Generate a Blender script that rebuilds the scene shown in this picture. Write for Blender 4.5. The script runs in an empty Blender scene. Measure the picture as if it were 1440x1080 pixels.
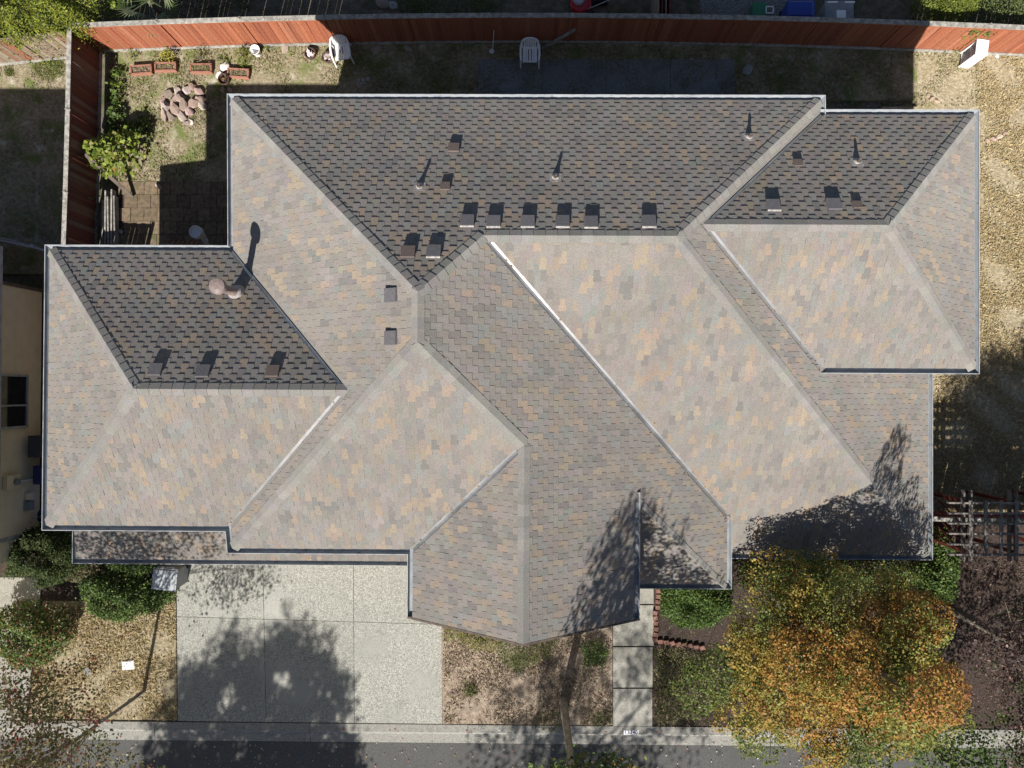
import bpy, bmesh, math, random
import numpy as np
from mathutils import Vector, Matrix

random.seed(11)
rng = np.random.default_rng(11)
scene = bpy.context.scene
COL = scene.collection

# ------------------------------------------------------------------ camera, sky, sun, exposure
CAM_H = 26.0
FPX = 1165.0
RM = np.array([[0.9999434709501005, 0.005499744546094895, 0.00909987440535336],
               [-0.005413277887485763, 0.9999402265189017, -0.009499463765942434],
               [-0.009151575098220163, 0.009449666621383796, 0.9999134724934784]])
cam_data = bpy.data.cameras.new('camera')
cam_data.sensor_fit = 'HORIZONTAL'
cam_data.sensor_width = 36.0
cam_data.lens = FPX / 1440.0 * 36.0
cam_data.clip_start = 0.5
cam_data.clip_end = 600.0
cam = bpy.data.objects.new('camera', cam_data)
COL.objects.link(cam)
right = Vector((RM[0, 0], RM[0, 1], -RM[0, 2]))
up = Vector((RM[1, 0], RM[1, 1], -RM[1, 2]))
back = -Vector((RM[2, 0], RM[2, 1], -RM[2, 2]))
cam.matrix_world = Matrix(((right.x, up.x, back.x, 0), (right.y, up.y, back.y, 0),
                           (right.z, up.z, back.z, CAM_H), (0, 0, 0, 1)))
scene.camera = cam

SUN_A, SUN_B = 0.225, 0.985            # metres a shadow runs east / north per metre of height
to_sun = Vector((-SUN_A, -SUN_B, 1.0)).normalized()
sun_el = math.asin(to_sun.z)
world = bpy.data.worlds.new('World')
scene.world = world
world.use_nodes = True
wn = world.node_tree
for n in list(wn.nodes):
    wn.nodes.remove(n)
sky = wn.nodes.new('ShaderNodeTexSky')
sky.sky_type = 'NISHITA'
sky.sun_disc = False
sky.sun_elevation = sun_el
sky.sun_rotation = math.atan2(to_sun.x, to_sun.y)
bg = wn.nodes.new('ShaderNodeBackground')
bg.inputs['Strength'].default_value = 0.05
wo = wn.nodes.new('ShaderNodeOutputWorld')
wn.links.new(sky.outputs[0], bg.inputs[0])
wn.links.new(bg.outputs[0], wo.inputs[0])

sun_data = bpy.data.lights.new('sun', 'SUN')
sun_data.energy = 5.0
sun_data.angle = math.radians(0.53)
sun_data.color = (1.0, 0.955, 0.88)
sun = bpy.data.objects.new('sun', sun_data)
COL.objects.link(sun)
sun.rotation_euler = to_sun.to_track_quat('Z', 'Y').to_euler()
sun.location = (0, 0, 60)

scene.view_settings.view_transform = 'Standard'
scene.view_settings.look = 'None'
scene.view_settings.gamma = 1.0
scene.view_settings.use_curve_mapping = False
scene.view_settings.exposure = 0.60
scene.render.engine = 'CYCLES'


def U(px, py, h=0.0):
    """a spot in the survey photograph (1440x1080) at height h -> metres on the site"""
    d = np.array([(px - 720) / FPX, -(py - 540) / FPX, 1.0])
    w = RM.T @ d
    t = (CAM_H - h) / w[2]
    return float(w[0] * t), float(w[1] * t)


def PJ(X, Y, Z=0.0):
    q = RM @ np.array([X, Y, CAM_H - Z])
    return 720 + FPX * q[0] / q[2], 540 - FPX * q[1] / q[2]


# ------------------------------------------------------------------ materials
MATS = {}


def new_mat(name):
    m = bpy.data.materials.new(name)
    m.use_nodes = True
    nt = m.node_tree
    b = nt.nodes['Principled BSDF']
    return m, nt, b


def set_in(b, **kw):
    for k, v in kw.items():
        k = k.replace('_', ' ')
        if k in b.inputs:
            b.inputs[k].default_value = v


def noise_mix(nt, c1, c2, scale, detail=4.0, lo=0.35, hi=0.65, coord=None, rough=0.6):
    tc = nt.nodes.new('ShaderNodeNewGeometry') if coord is None else coord
    nz = nt.nodes.new('ShaderNodeTexNoise')
    nz.inputs['Scale'].default_value = scale
    nz.inputs['Detail'].default_value = detail
    nz.inputs['Roughness'].default_value = rough
    nt.links.new(tc.outputs['Position'], nz.inputs['Vector'])
    mr = nt.nodes.new('ShaderNodeMapRange')
    mr.inputs['From Min'].default_value = lo
    mr.inputs['From Max'].default_value = hi
    nt.links.new(nz.outputs[0], mr.inputs['Value'])
    mx = nt.nodes.new('ShaderNodeMix')
    mx.data_type = 'RGBA'
    nt.links.new(mr.outputs[0], mx.inputs['Factor'])
    for i, c in ((6, c1), (7, c2)):
        if isinstance(c, tuple):
            mx.inputs[i].default_value = (*c, 1)
        else:
            nt.links.new(c, mx.inputs[i])
    return mx.outputs[2], nz


def mat_noise(name, layers, rough=0.9, bump=0.0, bump_scale=60.0, metallic=0.0, diffuse_rough=0.5, spec=0.3):
    """layers: first a colour, then (colour, scale, lo, hi) mixed over it"""
    m, nt, b = new_mat(name)
    out = layers[0]
    for (c, s, lo, hi) in layers[1:]:
        out, _ = noise_mix(nt, out, c, s, 5.0, lo, hi)
    if isinstance(out, tuple):
        b.inputs['Base Color'].default_value = (*out, 1)
    else:
        nt.links.new(out, b.inputs['Base Color'])
    set_in(b, Roughness=rough, Metallic=metallic, Diffuse_Roughness=diffuse_rough, Specular_IOR_Level=spec)
    if bump > 0:
        g = nt.nodes.new('ShaderNodeNewGeometry')
        nz = nt.nodes.new('ShaderNodeTexNoise')
        nz.inputs['Scale'].default_value = bump_scale
        nz.inputs['Detail'].default_value = 6.0
        nz.inputs['Roughness'].default_value = 0.7
        nt.links.new(g.outputs['Position'], nz.inputs['Vector'])
        bp = nt.nodes.new('ShaderNodeBump')
        bp.inputs['Strength'].default_value = 1.0
        bp.inputs['Distance'].default_value = bump
        nt.links.new(nz.outputs[0], bp.inputs['Height'])
        nt.links.new(bp.outputs[0], b.inputs['Normal'])
    MATS[name] = m
    return m


def mat_attr(name, rough=0.9, grain=0.25, grain_scale=90.0, bump=0.004, trans=0.0, spec=0.3, diffuse_rough=1.0, weather=0.0):
    """colour held per piece in the mesh, with a fine grain over it"""
    m, nt, b = new_mat(name)
    at = nt.nodes.new('ShaderNodeAttribute')
    at.attribute_name = 'piece_colour'
    g = nt.nodes.new('ShaderNodeNewGeometry')
    nz = nt.nodes.new('ShaderNodeTexNoise')
    nz.inputs['Scale'].default_value = grain_scale
    nz.inputs['Detail'].default_value = 3.0
    nt.links.new(g.outputs['Position'], nz.inputs['Vector'])
    mr = nt.nodes.new('ShaderNodeMapRange')
    mr.inputs['From Min'].default_value = 0.25
    mr.inputs['From Max'].default_value = 0.75
    mr.inputs['To Min'].default_value = 1.0 - grain
    mr.inputs['To Max'].default_value = 1.0 + grain
    nt.links.new(nz.outputs[0], mr.inputs['Value'])
    val = mr.outputs[0]
    if weather > 0:
        n2 = nt.nodes.new('ShaderNodeTexNoise')
        n2.inputs['Scale'].default_value = 0.55
        n2.inputs['Detail'].default_value = 5.0
        nt.links.new(g.outputs['Position'], n2.inputs['Vector'])
        m2 = nt.nodes.new('ShaderNodeMapRange')
        m2.inputs['From Min'].default_value = 0.3
        m2.inputs['From Max'].default_value = 0.7
        m2.inputs['To Min'].default_value = 1.0 - weather
        m2.inputs['To Max'].default_value = 1.0 + weather
        nt.links.new(n2.outputs[0], m2.inputs['Value'])
        mm = nt.nodes.new('ShaderNodeMath')
        mm.operation = 'MULTIPLY'
        nt.links.new(val, mm.inputs[0])
        nt.links.new(m2.outputs[0], mm.inputs[1])
        val = mm.outputs[0]
    vm = nt.nodes.new('ShaderNodeVectorMath')
    vm.operation = 'SCALE'
    nt.links.new(at.outputs['Color'], vm.inputs[0])
    nt.links.new(val, vm.inputs['Scale'])
    nt.links.new(vm.outputs[0], b.inputs['Base Color'])
    set_in(b, Roughness=rough, Diffuse_Roughness=diffuse_rough, Specular_IOR_Level=spec)
    if bump > 0:
        bp = nt.nodes.new('ShaderNodeBump')
        bp.inputs['Strength'].default_value = 0.6
        bp.inputs['Distance'].default_value = bump
        nt.links.new(nz.outputs[0], bp.inputs['Height'])
        nt.links.new(bp.outputs[0], b.inputs['Normal'])
    if trans > 0:
        tr = nt.nodes.new('ShaderNodeBsdfTranslucent')
        nt.links.new(vm.outputs[0], tr.inputs['Color'])
        ms = nt.nodes.new('ShaderNodeMixShader')
        ms.inputs[0].default_value = trans
        outn = [n for n in nt.nodes if n.type == 'OUTPUT_MATERIAL'][0]
        nt.links.new(b.outputs[0], ms.inputs[1])
        nt.links.new(tr.outputs[0], ms.inputs[2])
        nt.links.new(ms.outputs[0], outn.inputs['Surface'])
    MATS[name] = m
    return m


M_SH = mat_attr('shingle_granules', 0.95, 0.24, 42.0, 0.003, spec=0.12, diffuse_rough=0.7, weather=0.07)
M_LEAF = mat_attr('leaf', 0.55, 0.15, 30.0, 0.0, trans=0.28, spec=0.35, diffuse_rough=0.3)
M_GRASS = mat_attr('grass_blade', 0.8, 0.2, 30.0, 0.0, trans=0.2, spec=0.2, diffuse_rough=0.5)
M_BOARD = mat_attr('stained_board', 0.8, 0.25, 22.0, 0.003, spec=0.25, diffuse_rough=0.6)
M_STONE = mat_attr('stone', 0.9, 0.25, 30.0, 0.01, spec=0.2)
M_DECK = mat_noise('roof_felt', [(0.19, 0.18, 0.17), ((0.25, 0.235, 0.22), 30, .35, .65)], 0.95)
M_VALLEY = mat_noise('valley_metal', [(0.30, 0.295, 0.295), ((0.46, 0.455, 0.455), 1.6, .35, .65)], 0.34, metallic=0.75)
M_GUTTER = mat_noise('gutter_inside', [(0.24, 0.265, 0.295), ((0.32, 0.34, 0.365), 3.0, .35, .65), ((0.07, 0.065, 0.055), 5.0, .60, .75)], 0.55, spec=0.5)
M_LIP = mat_noise('gutter_white_paint', [(0.44, 0.455, 0.47), ((0.24, 0.245, 0.25), 4, .45, .7)], 0.4, spec=0.5)
M_WALL = mat_noise('house_siding', [(0.50, 0.44, 0.33), ((0.44, 0.38, 0.29), 3, .4, .6)], 0.8)
M_TRIM = mat_noise('brown_trim', [(0.16, 0.125, 0.10), ((0.11, 0.085, 0.07), 5, .4, .6)], 0.7)
M_VENT = mat_noise('vent_dark_metal', [(0.12, 0.112, 0.12), ((0.15, 0.14, 0.145), 20, .4, .6)], 0.36, spec=0.6)
M_VENTB = mat_noise('vent_brown_metal', [(0.15, 0.115, 0.10), ((0.12, 0.09, 0.08), 20, .4, .6)], 0.5, spec=0.5)
M_FLUE = mat_noise('flue_brown_metal', [(0.27, 0.205, 0.19), ((0.21, 0.16, 0.15), 14, .4, .6)], 0.45, spec=0.5)
M_LEAD = mat_noise('lead_flashing', [(0.42, 0.40, 0.38), ((0.26, 0.24, 0.23), 16, .4, .6)], 0.45, spec=0.5)
M_BLACK = mat_noise('black_rubber', [(0.02, 0.02, 0.022)], 0.6)
M_WPLAST = mat_noise('white_plastic', [(0.86, 0.87, 0.88), ((0.72, 0.73, 0.72), 7, .55, .78)], 0.35, spec=0.5)
M_WMETAL = mat_noise('white_pipe', [(0.7, 0.71, 0.73)], 0.4, spec=0.5)
M_TERRA = mat_noise('terracotta', [(0.36, 0.17, 0.12), ((0.28, 0.13, 0.09), 12, .4, .6)], 0.85)
M_SOIL = mat_noise('potting_soil', [(0.11, 0.085, 0.06), ((0.22, 0.17, 0.11), 40, .4, .6)], 1.0, 0.01, 60)
M_CONC = mat_noise('exposed_aggregate', [(0.415, 0.412, 0.37), ((0.245, 0.242, 0.215), 26, .42, .56), ((0.58, 0.575, 0.53), 38, .54, .64), ((0.30, 0.30, 0.275), 0.7, .50, .74), ((0.20, 0.195, 0.18), 1.5, .64, .82), ((0.50, 0.50, 0.46), 0.35, .55, .8)], 0.9, 0.004, 110)
M_WALK = mat_noise('walk_concrete', [(0.40, 0.39, 0.345), ((0.28, 0.272, 0.24), 26, .42, .58), ((0.50, 0.49, 0.44), 38, .56, .66), ((0.28, 0.27, 0.24), 1.3, .50, .72), ((0.18, 0.18, 0.14), 2.4, .62, .78)], 0.9, 0.003, 90)
M_KERB = mat_noise('kerb_concrete', [(0.36, 0.35, 0.315), ((0.25, 0.24, 0.22), 26, .42, .58), ((0.16, 0.15, 0.14), 2.0, .58, .8)], 0.9, 0.003, 80)
M_ASPH = mat_noise('asphalt', [(0.14, 0.138, 0.134), ((0.085, 0.085, 0.084), 30, .42, .58), ((0.20, 0.20, 0.19), 45, .6, .7), ((0.105, 0.104, 0.10), 0.8, .45, .68)], 0.92, 0.003, 120)
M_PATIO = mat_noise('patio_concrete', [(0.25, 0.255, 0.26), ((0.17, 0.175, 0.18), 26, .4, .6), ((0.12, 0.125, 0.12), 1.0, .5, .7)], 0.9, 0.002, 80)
M_PAVER = mat_noise('paver_concrete', [(0.22, 0.165, 0.11), ((0.14, 0.105, 0.07), 9, .4, .62), ((0.10, 0.10, 0.05), 3, .55, .7)], 0.95, 0.004, 50)
M_ROUGHG = mat_noise('bare_ground', [(0.20, 0.17, 0.13), ((0.13, 0.11, 0.085), 5, .4, .6), ((0.075, 0.085, 0.04), 1.1, .5, .66)], 1.0, 0.02, 24)
M_STRAW = mat_noise('dry_straw_lawn', [(0.44, 0.375, 0.255), ((0.29, 0.235, 0.15), 7, .35, .6), ((0.56, 0.50, 0.37), 12, .52, .7), ((0.27, 0.24, 0.12), 1.6, .56, .74), ((0.15, 0.115, 0.07), 4.0, .68, .80)], 1.0, 0.05, 14)
M_BACK = mat_noise('back_yard_turf', [(0.36, 0.305, 0.205), ((0.22, 0.18, 0.12), 9, .4, .62), ((0.15, 0.18, 0.055), 1.4, .48, .64), ((0.46, 0.42, 0.33), 2.4, .56, .70), ((0.13, 0.095, 0.065), 6, .62, .74)], 1.0, 0.04, 18)
M_FRONT = mat_noise('front_bare_lawn', [(0.44, 0.36, 0.275), ((0.26, 0.195, 0.15), 7, .38, .6), ((0.56, 0.49, 0.40), 14, .54, .7), ((0.12, 0.09, 0.07), 2.6, .60, .76), ((0.16, 0.17, 0.06), 1.6, .62, .74)], 1.0, 0.05, 16)
M_MULCH = mat_noise('dark_mulch', [(0.085, 0.06, 0.05), ((0.045, 0.034, 0.03), 14, .4, .6), ((0.20, 0.14, 0.12), 16, .6, .70)], 1.0, 0.04, 20)
M_GRAVEL = mat_noise('gravel', [(0.30, 0.30, 0.29), ((0.14, 0.14, 0.135), 22, .42, .56), ((0.5, 0.5, 0.48), 30, .60, .68)], 0.95, 0.03, 24)
M_BARK = mat_noise('bark', [(0.27, 0.235, 0.19), ((0.15, 0.125, 0.10), 16, .4, .6)], 0.95, 0.02, 30)
M_PALE = mat_noise('pale_bark', [(0.33, 0.30, 0.26), ((0.18, 0.16, 0.13), 9, .4, .62)], 0.9, 0.01, 30)
M_NSID = mat_noise('tan_lap_siding', [(0.86, 0.75, 0.53), ((0.80, 0.69, 0.48), 3, .4, .6)], 0.8)
M_NGATE = mat_noise('grey_fence_wood', [(0.42, 0.42, 0.44), ((0.28, 0.28, 0.29), 6, .4, .6)], 0.9)
M_GLASS = mat_noise('window_glass', [(0.02, 0.022, 0.025)], 0.05, spec=0.6)
M_NAVY = mat_noise('solar_glass', [(0.05, 0.02, 0.10)], 0.2, spec=0.5)
M_BLUE = mat_noise('blue_plastic', [(0.02, 0.06, 0.32)], 0.4, spec=0.5)
M_GREEN = mat_noise('green_plastic', [(0.05, 0.22, 0.12)], 0.5)
M_GREYP = mat_noise('grey_plastic', [(0.30, 0.32, 0.34), ((0.24, 0.255, 0.27), 5, .4, .6)], 0.5)
M_RED = mat_noise('red_enamel', [(0.45, 0.015, 0.02)], 0.3, spec=0.6)
M_STEEL = mat_noise('steel', [(0.4, 0.4, 0.42)], 0.35, metallic=0.8)
M_WEATH = mat_noise('weathered_grey_wood', [(0.38, 0.36, 0.325), ((0.21, 0.195, 0.175), 7, .38, .6), ((0.52, 0.50, 0.46), 16, .58, .70)], 0.9, 0.004, 40)
M_PERG = mat_noise('pergola_wood', [(0.27, 0.245, 0.22), ((0.14, 0.125, 0.115), 7, .4, .62)], 0.85, 0.004, 40)
M_REDW = mat_noise('red_stained_wood', [(0.17, 0.04, 0.028), ((0.12, 0.03, 0.022), 8, .4, .6)], 0.8)
M_BRICK = mat_noise('edging_brick', [(0.28, 0.15, 0.115), ((0.19, 0.10, 0.08), 14, .4, .6), ((0.36, 0.27, 0.23), 20, .58, .68)], 0.9, 0.006, 40)
M_PLATE = mat_noise('plate_white_paint', [(0.82, 0.84, 0.88)], 0.6)
M_INK = mat_noise('plate_black_paint', [(0.02, 0.025, 0.05)], 0.6)




def piece_variation(m, amount):
    """each slab or paver a slightly different batch"""
    nt = m.node_tree
    b = nt.nodes['Principled BSDF']
    src = b.inputs['Base Color'].links[0].from_socket
    oi = nt.nodes.new('ShaderNodeObjectInfo')
    mr = nt.nodes.new('ShaderNodeMapRange')
    mr.inputs['To Min'].default_value = 1 - amount
    mr.inputs['To Max'].default_value = 1 + amount
    nt.links.new(oi.outputs['Random'], mr.inputs['Value'])
    vm = nt.nodes.new('ShaderNodeVectorMath')
    vm.operation = 'SCALE'
    nt.links.new(src, vm.inputs[0])
    nt.links.new(mr.outputs[0], vm.inputs['Scale'])
    nt.links.new(vm.outputs[0], b.inputs['Base Color'])


for m_, k_ in ((M_CONC, .06), (M_WALK, .07), (M_KERB, .08), (M_PAVER, .18), (M_BRICK, .25), (M_WEATH, .14), (M_PERG, .15), (M_VENT, .12), (M_TERRA, .08)):
    piece_variation(m_, k_)

# ------------------------------------------------------------------ mesh helpers
class MB:
    def __init__(s):
        s.v, s.f, s.c = [], [], []

    def face(s, pts, col=None):
        i = len(s.v)
        s.v += [tuple(p) for p in pts]
        s.f.append(tuple(range(i, i + len(pts))))
        s.c.append(col)

    def box(s, c, size, rz=0.0, mat=None, col=None, taper=1.0):
        hx, hy, hz = size[0] / 2, size[1] / 2, size[2] / 2
        co, si = math.cos(rz), math.sin(rz)
        P = []
        for z, k in ((-hz, 1.0), (hz, taper)):
            for x, y in ((-hx, -hy), (hx, -hy), (hx, hy), (-hx, hy)):
                p = Vector((x * k, y * k, z))
                if mat is not None:
                    p = mat @ p
                else:
                    p = Vector((p.x * co - p.y * si, p.x * si + p.y * co, p.z))
                P.append((p.x + c[0], p.y + c[1], p.z + c[2]))
        i = len(s.v)
        s.v += P
        for q in ((3, 2, 1, 0), (4, 5, 6, 7), (0, 1, 5, 4), (1, 2, 6, 5), (2, 3, 7, 6), (3, 0, 4, 7)):
            s.f.append(tuple(i + k for k in q))
            s.c.append(col)

    def beam(s, a, b, w, h, col=None, upv=(0, 0, 1)):
        a, b = Vector(a), Vector(b)
        d = (b - a)
        L = d.length
        d.normalize()
        upv = Vector(upv)
        if abs(d.dot(upv)) > 0.98:
            upv = Vector((0, 1, 0))
        x = d.cross(upv).normalized()
        z = x.cross(d)
        m = Matrix((x, d, z)).transposed()
        s.box((a + b) / 2, (w, L, h), mat=m, col=col)

    def tube(s, pts, rad, n=8, col=None, cap=True):
        pts = [Vector(p) for p in pts]
        i0 = len(s.v)
        for k, p in enumerate(pts):
            d = (pts[min(k + 1, len(pts) - 1)] - pts[max(k - 1, 0)]).normalized()
            a = Vector((0, 0, 1)) if abs(d.z) < 0.9 else Vector((1, 0, 0))
            x = d.cross(a).normalized()
            y = d.cross(x)
            r = rad[k] if isinstance(rad, (list, tuple)) else rad
            for j in range(n):
                t = 2 * math.pi * j / n
                q = p + x * (r * math.cos(t)) + y * (r * math.sin(t))
                s.v.append(tuple(q))
        for k in range(len(pts) - 1):
            for j in range(n):
                a, b = i0 + k * n + j, i0 + k * n + (j + 1) % n
                s.f.append((a, b, b + n, a + n))
                s.c.append(col)
        if cap:
            s.f.append(tuple(i0 + j for j in range(n)))
            s.c.append(col)
            s.f.append(tuple(i0 + (len(pts) - 1) * n + j for j in reversed(range(n))))
            s.c.append(col)

    def lathe(s, c, prof, n=16, col=None):
        """profile of (radius, z) revolved about the vertical through c"""
        i0 = len(s.v)
        for r, z in prof:
            for j in range(n):
                t = 2 * math.pi * j / n
                s.v.append((c[0] + r * math.cos(t), c[1] + r * math.sin(t), c[2] + z))
        for k in range(len(prof) - 1):
            for j in range(n):
                a, b = i0 + k * n + j, i0 + k * n + (j + 1) % n
                s.f.append((a, b, b + n, a + n))
                s.c.append(col)

    def prism(s, poly, z0, z1, col=None):
        n = len(poly)
        i = len(s.v)
        s.v += [(p[0], p[1], z0) for p in poly] + [(p[0], p[1], z1) for p in poly]
        s.f.append(tuple(i + k for k in reversed(range(n))))
        s.f.append(tuple(i + n + k for k in range(n)))
        for k in range(n):
            a, b = k, (k + 1) % n
            s.f.append((i + a, i + b, i + n + b, i + n + a))
        s.c += [col] * (n + 2)

    def mesh(s, name):
        me = bpy.data.meshes.new(name)
        me.from_pydata(s.v, [], s.f)
        if any(c is not None for c in s.c):
            at = me.attributes.new('piece_colour', 'FLOAT_COLOR', 'CORNER')
            buf = np.ones((len(me.loops), 4), dtype=np.float32)
            k = 0
            for f, c in zip(s.f, s.c):
                if c is not None:
                    buf[k:k + len(f), :3] = c
                k += len(f)
            at.data.foreach_set('color', buf.ravel())
        return me

    def build(s, name, mat, parent=None, smooth=False, kind=None, origin=None):
        if origin is not None:
            s.v = [(p[0] - origin[0], p[1] - origin[1], p[2] - origin[2]) for p in s.v]
        me = s.mesh(name)
        me.materials.append(mat)
        if smooth:
            me.polygons.foreach_set('use_smooth', [True] * len(me.polygons))
        o = bpy.data.objects.new(name, me)
        COL.objects.link(o)
        if origin is not None:
            o.location = origin
        if parent is not None:
            o.parent = parent
        if kind:
            o['kind'] = kind
        return o


def thing(name, label, cat, loc=(0, 0, 0), rz=0.0, group=None):
    o = bpy.data.objects.new(name, None)
    COL.objects.link(o)
    o.empty_display_size = 0.2
    o.location = loc
    o.rotation_euler = (0, 0, rz)
    o['label'] = label
    o['category'] = cat
    if group:
        o['group'] = group
    return o


def tag(o, label, cat, group=None):
    o['label'] = label
    o['category'] = cat
    if group:
        o['group'] = group
    return o


def copy_tree(o, parent=None):
    c = o.copy()
    COL.objects.link(c)
    c.parent = parent
    for ch in list(o.children):
        copy_tree(ch, c)
    return c


def sheet(name, poly, z, mat, thick=0.14, kind='structure', parent=None):
    mb = MB()
    mb.prism(poly, z - thick, z)
    o = mb.build(name, mat, parent)
    if parent is None:
        o['kind'] = kind
    return o


def poly_px(pts, h=0.0):
    p = [U(x, y, h) for x, y in pts]
    a = sum(p[i][0] * p[(i + 1) % len(p)][1] - p[(i + 1) % len(p)][0] * p[i][1] for i in range(len(p)))
    return p if a > 0 else p[::-1]


def jit(c, s=0.12):
    k = 1 + random.uniform(-s, s)
    return tuple(max(0.0, x * k * (1 + random.uniform(-s, s) * 0.35)) for x in c)


# ------------------------------------------------------------------ ground, street, paving
big = MB()
big.face([(-160, -160, -0.16), (160, -160, -0.16), (160, 160, -0.16), (-160, 160, -0.16)])
gr = big.build('ground', M_ROUGHG)
gr['kind'] = 'structure'

KY0, KY1, KY2 = -10.42, -10.72, -11.02
road = sheet('road', [(-90, -19.5), (90, -19.5), (90, KY2 - 0.012), (-90, KY2 - 0.012)], -0.075, M_ASPH, 0.04)
lawns = []
lawn_back = poly_px([(166, 62), (1290, 62), (1440, 72), (1560, 74), (1560, 545), (1300, 545), (1300, 140), (330, 140), (322, 262), (166, 262)])
lawns.append(sheet('back_lawn', lawn_back, 0.0, M_BACK))
lawn_side = poly_px([(1290, 64), (1440, 74), (1600, 76), (1600, 724), (1240, 724), (1240, 150), (1290, 150)])
lawns.append(sheet('side_lawn', lawn_side, 0.006, M_STRAW))
lawn_w = poly_px([(-300, 76), (130, 62), (135, 385), (-300, 385)])
sheet('neighbour_lawn', lawn_w, 0.0, M_BACK)
front_l = poly_px([(60, 845), (247, 845), (249, 1013), (40, 1010)])
sheet('front_lawn', front_l, 0.004, M_STRAW)
front_m = poly_px([(621, 800), (861, 800), (861, 1021), (622, 1018)])
sheet('front_lawn', front_m, 0.0, M_FRONT)
front_r = poly_px([(918, 790), (1560, 790), (1560, 1030), (918, 1024)])
sheet('planting_bed', front_r, 0.0, M_MULCH)
bed_side = poly_px([(1240, 724), (1600, 724), (1600, 790), (1240, 790)])
sheet('planting_bed', bed_side, -0.004, M_MULCH)
bed_l = poly_px([(-200, 740), (247, 740), (247, 845), (-200, 845)])
sheet('planting_bed', bed_l, -0.004, M_MULCH)
nb_drive = poly_px([(-400, 812), (60, 812), (36, 1012), (-400, 1012)])
sheet('neighbour_driveway', nb_drive, 0.012, M_WALK)
back_far = poly_px([(-400, -220), (1900, -220), (1900, 58), (-400, 58)])
sheet('neighbour_back_yard', back_far, -0.004, M_ROUGHG)
gv = poly_px([(985, -60), (1110, -60), (1118, 56), (985, 58)])
sheet('gravel_patch', gv, 0.004, M_GRAVEL)

# driveway: slabs with recessed joints over a dark bed
drv = sheet('driveway', poly_px([(247, 770), (621, 770), (622, 1018), (249, 1014)]), -0.012, M_MULCH, 0.06)
dx = [248, 369.3, 497, 621]
dxb = [250, 374.5, 498.5, 622]


def lerp(a, b, t):
    return a + (b - a) * t


ys = [(770, 770), (867, 878), (1014, 1018)]
for r in range(2):
    for c in range(3):
        def corner(ci, ri):
            t = (ys[ri][0] - 770) / 245.0
            x = lerp(dx[ci], dxb[ci], t)
            y = lerp(ys[ri][0], ys[ri][1], ci / 3.0)
            return U(x, y)
        q = [corner(c, r), corner(c + 1, r), corner(c + 1, r + 1), corner(c, r + 1)]
        cx = sum(p[0] for p in q) / 4
        cy = sum(p[1] for p in q) / 4
        g = 0.007
        q = [(p[0] + (g if p[0] < cx else -g), p[1] + (g if p[1] < cy else -g)) for p in q][::-1]
        mb = MB()
        mb.prism(q, -0.05, 0.015 + random.uniform(-.002, .002))
        mb.build('concrete_slab', M_CONC, drv)

walk = sheet('walkway', poly_px([(861, 800), (918, 800), (918, 1024), (861, 1023)]), -0.012, M_MULCH, 0.06)
for (x0, x1, y0, y1) in ((880, 919, 775, 849), (862, 919, 851, 908), (862, 917.5, 910, 966.5), (862, 917, 968.5, 1023)):
    q = poly_px([(x0, y0), (x1, y0), (x1, y1), (x0, y1)])
    mb = MB()
    mb.prism(q, -0.05, 0.02 + random.uniform(-.002, .002))
    mb.build('concrete_slab', M_WALK, walk)

# kerb and gutter pan, cut into lengths by joints
kb = bpy.data.objects.new('kerb', None)
COL.objects.link(kb)
kb['kind'] = 'structure'
joints = [-90, -60, -40, -25, -17.5, U(217, 1020)[0], U(436, 1030)[0], U(658, 1030)[0], U(876, 1034)[0], U(1090, 1034)[0], U(1300, 1034)[0], 19, 28, 45, 90]
for a, b in zip(joints[:-1], joints[1:]):
    g = 0.008
    drop = 0.02 if (a < -2.5 and b > -11) else 0.09
    if a < -12:
        drop = 0.03
    mb = MB()
    zt = 0.0 + (0.02 if drop < 0.05 else 0.03)
    prof = [(KY0, -0.2), (KY0, zt), (KY1 + 0.06, zt), (KY1, -0.045 if drop > 0.05 else -0.02), (KY2, -0.062), (KY2, -0.2)]
    i = len(mb.v)
    for x in (a + g, b - g):
        mb.v += [(x, y, z) for y, z in prof]
    n = len(prof)
    for k in range(n):
        mb.f.append((k, (k + 1) % n, n + (k + 1) % n, n + k))
        mb.c.append(None)
    mb.f.append(tuple(range(n)))
    mb.f.append(tuple(range(2 * n - 1, n - 1, -1)))
    mb.c += [None, None]
    mb.build('kerb_segment', M_KERB, kb)

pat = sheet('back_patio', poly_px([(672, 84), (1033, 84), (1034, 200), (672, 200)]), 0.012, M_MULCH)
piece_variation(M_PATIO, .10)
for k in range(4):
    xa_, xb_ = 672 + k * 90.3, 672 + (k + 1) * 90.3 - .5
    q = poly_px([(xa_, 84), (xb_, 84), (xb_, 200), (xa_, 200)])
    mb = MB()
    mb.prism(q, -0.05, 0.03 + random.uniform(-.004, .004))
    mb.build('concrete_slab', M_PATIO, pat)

# small paver patio in the corner by the side wing
pv = sheet('paver_patio', poly_px([(165, 254), (330, 254), (330, 420), (165, 420)]), -0.012, M_MULCH, 0.06)
x0, y1 = U(166, 255)
for i in range(10):
    for j in range(7):
        if i < 10 and y1 - j * 0.42 > 2.6:
            mb = MB()
            w = 0.405
            cx, cy = x0 + 0.21 + i * 0.42 + (0.21 if j % 2 else 0), y1 - 0.21 - j * 0.42
            if cx > -8.2:
                continue
            mb.box((0, 0, 0), (w, w, 0.05))
            o = mb.build('paver', M_PAVER, pv)
            o.location = (cx, cy, 0.0 + random.uniform(-.006, .006))
            o.rotation_euler = (random.uniform(-.01, .01), random.uniform(-.01, .01), random.uniform(-.01, .01))

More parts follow.
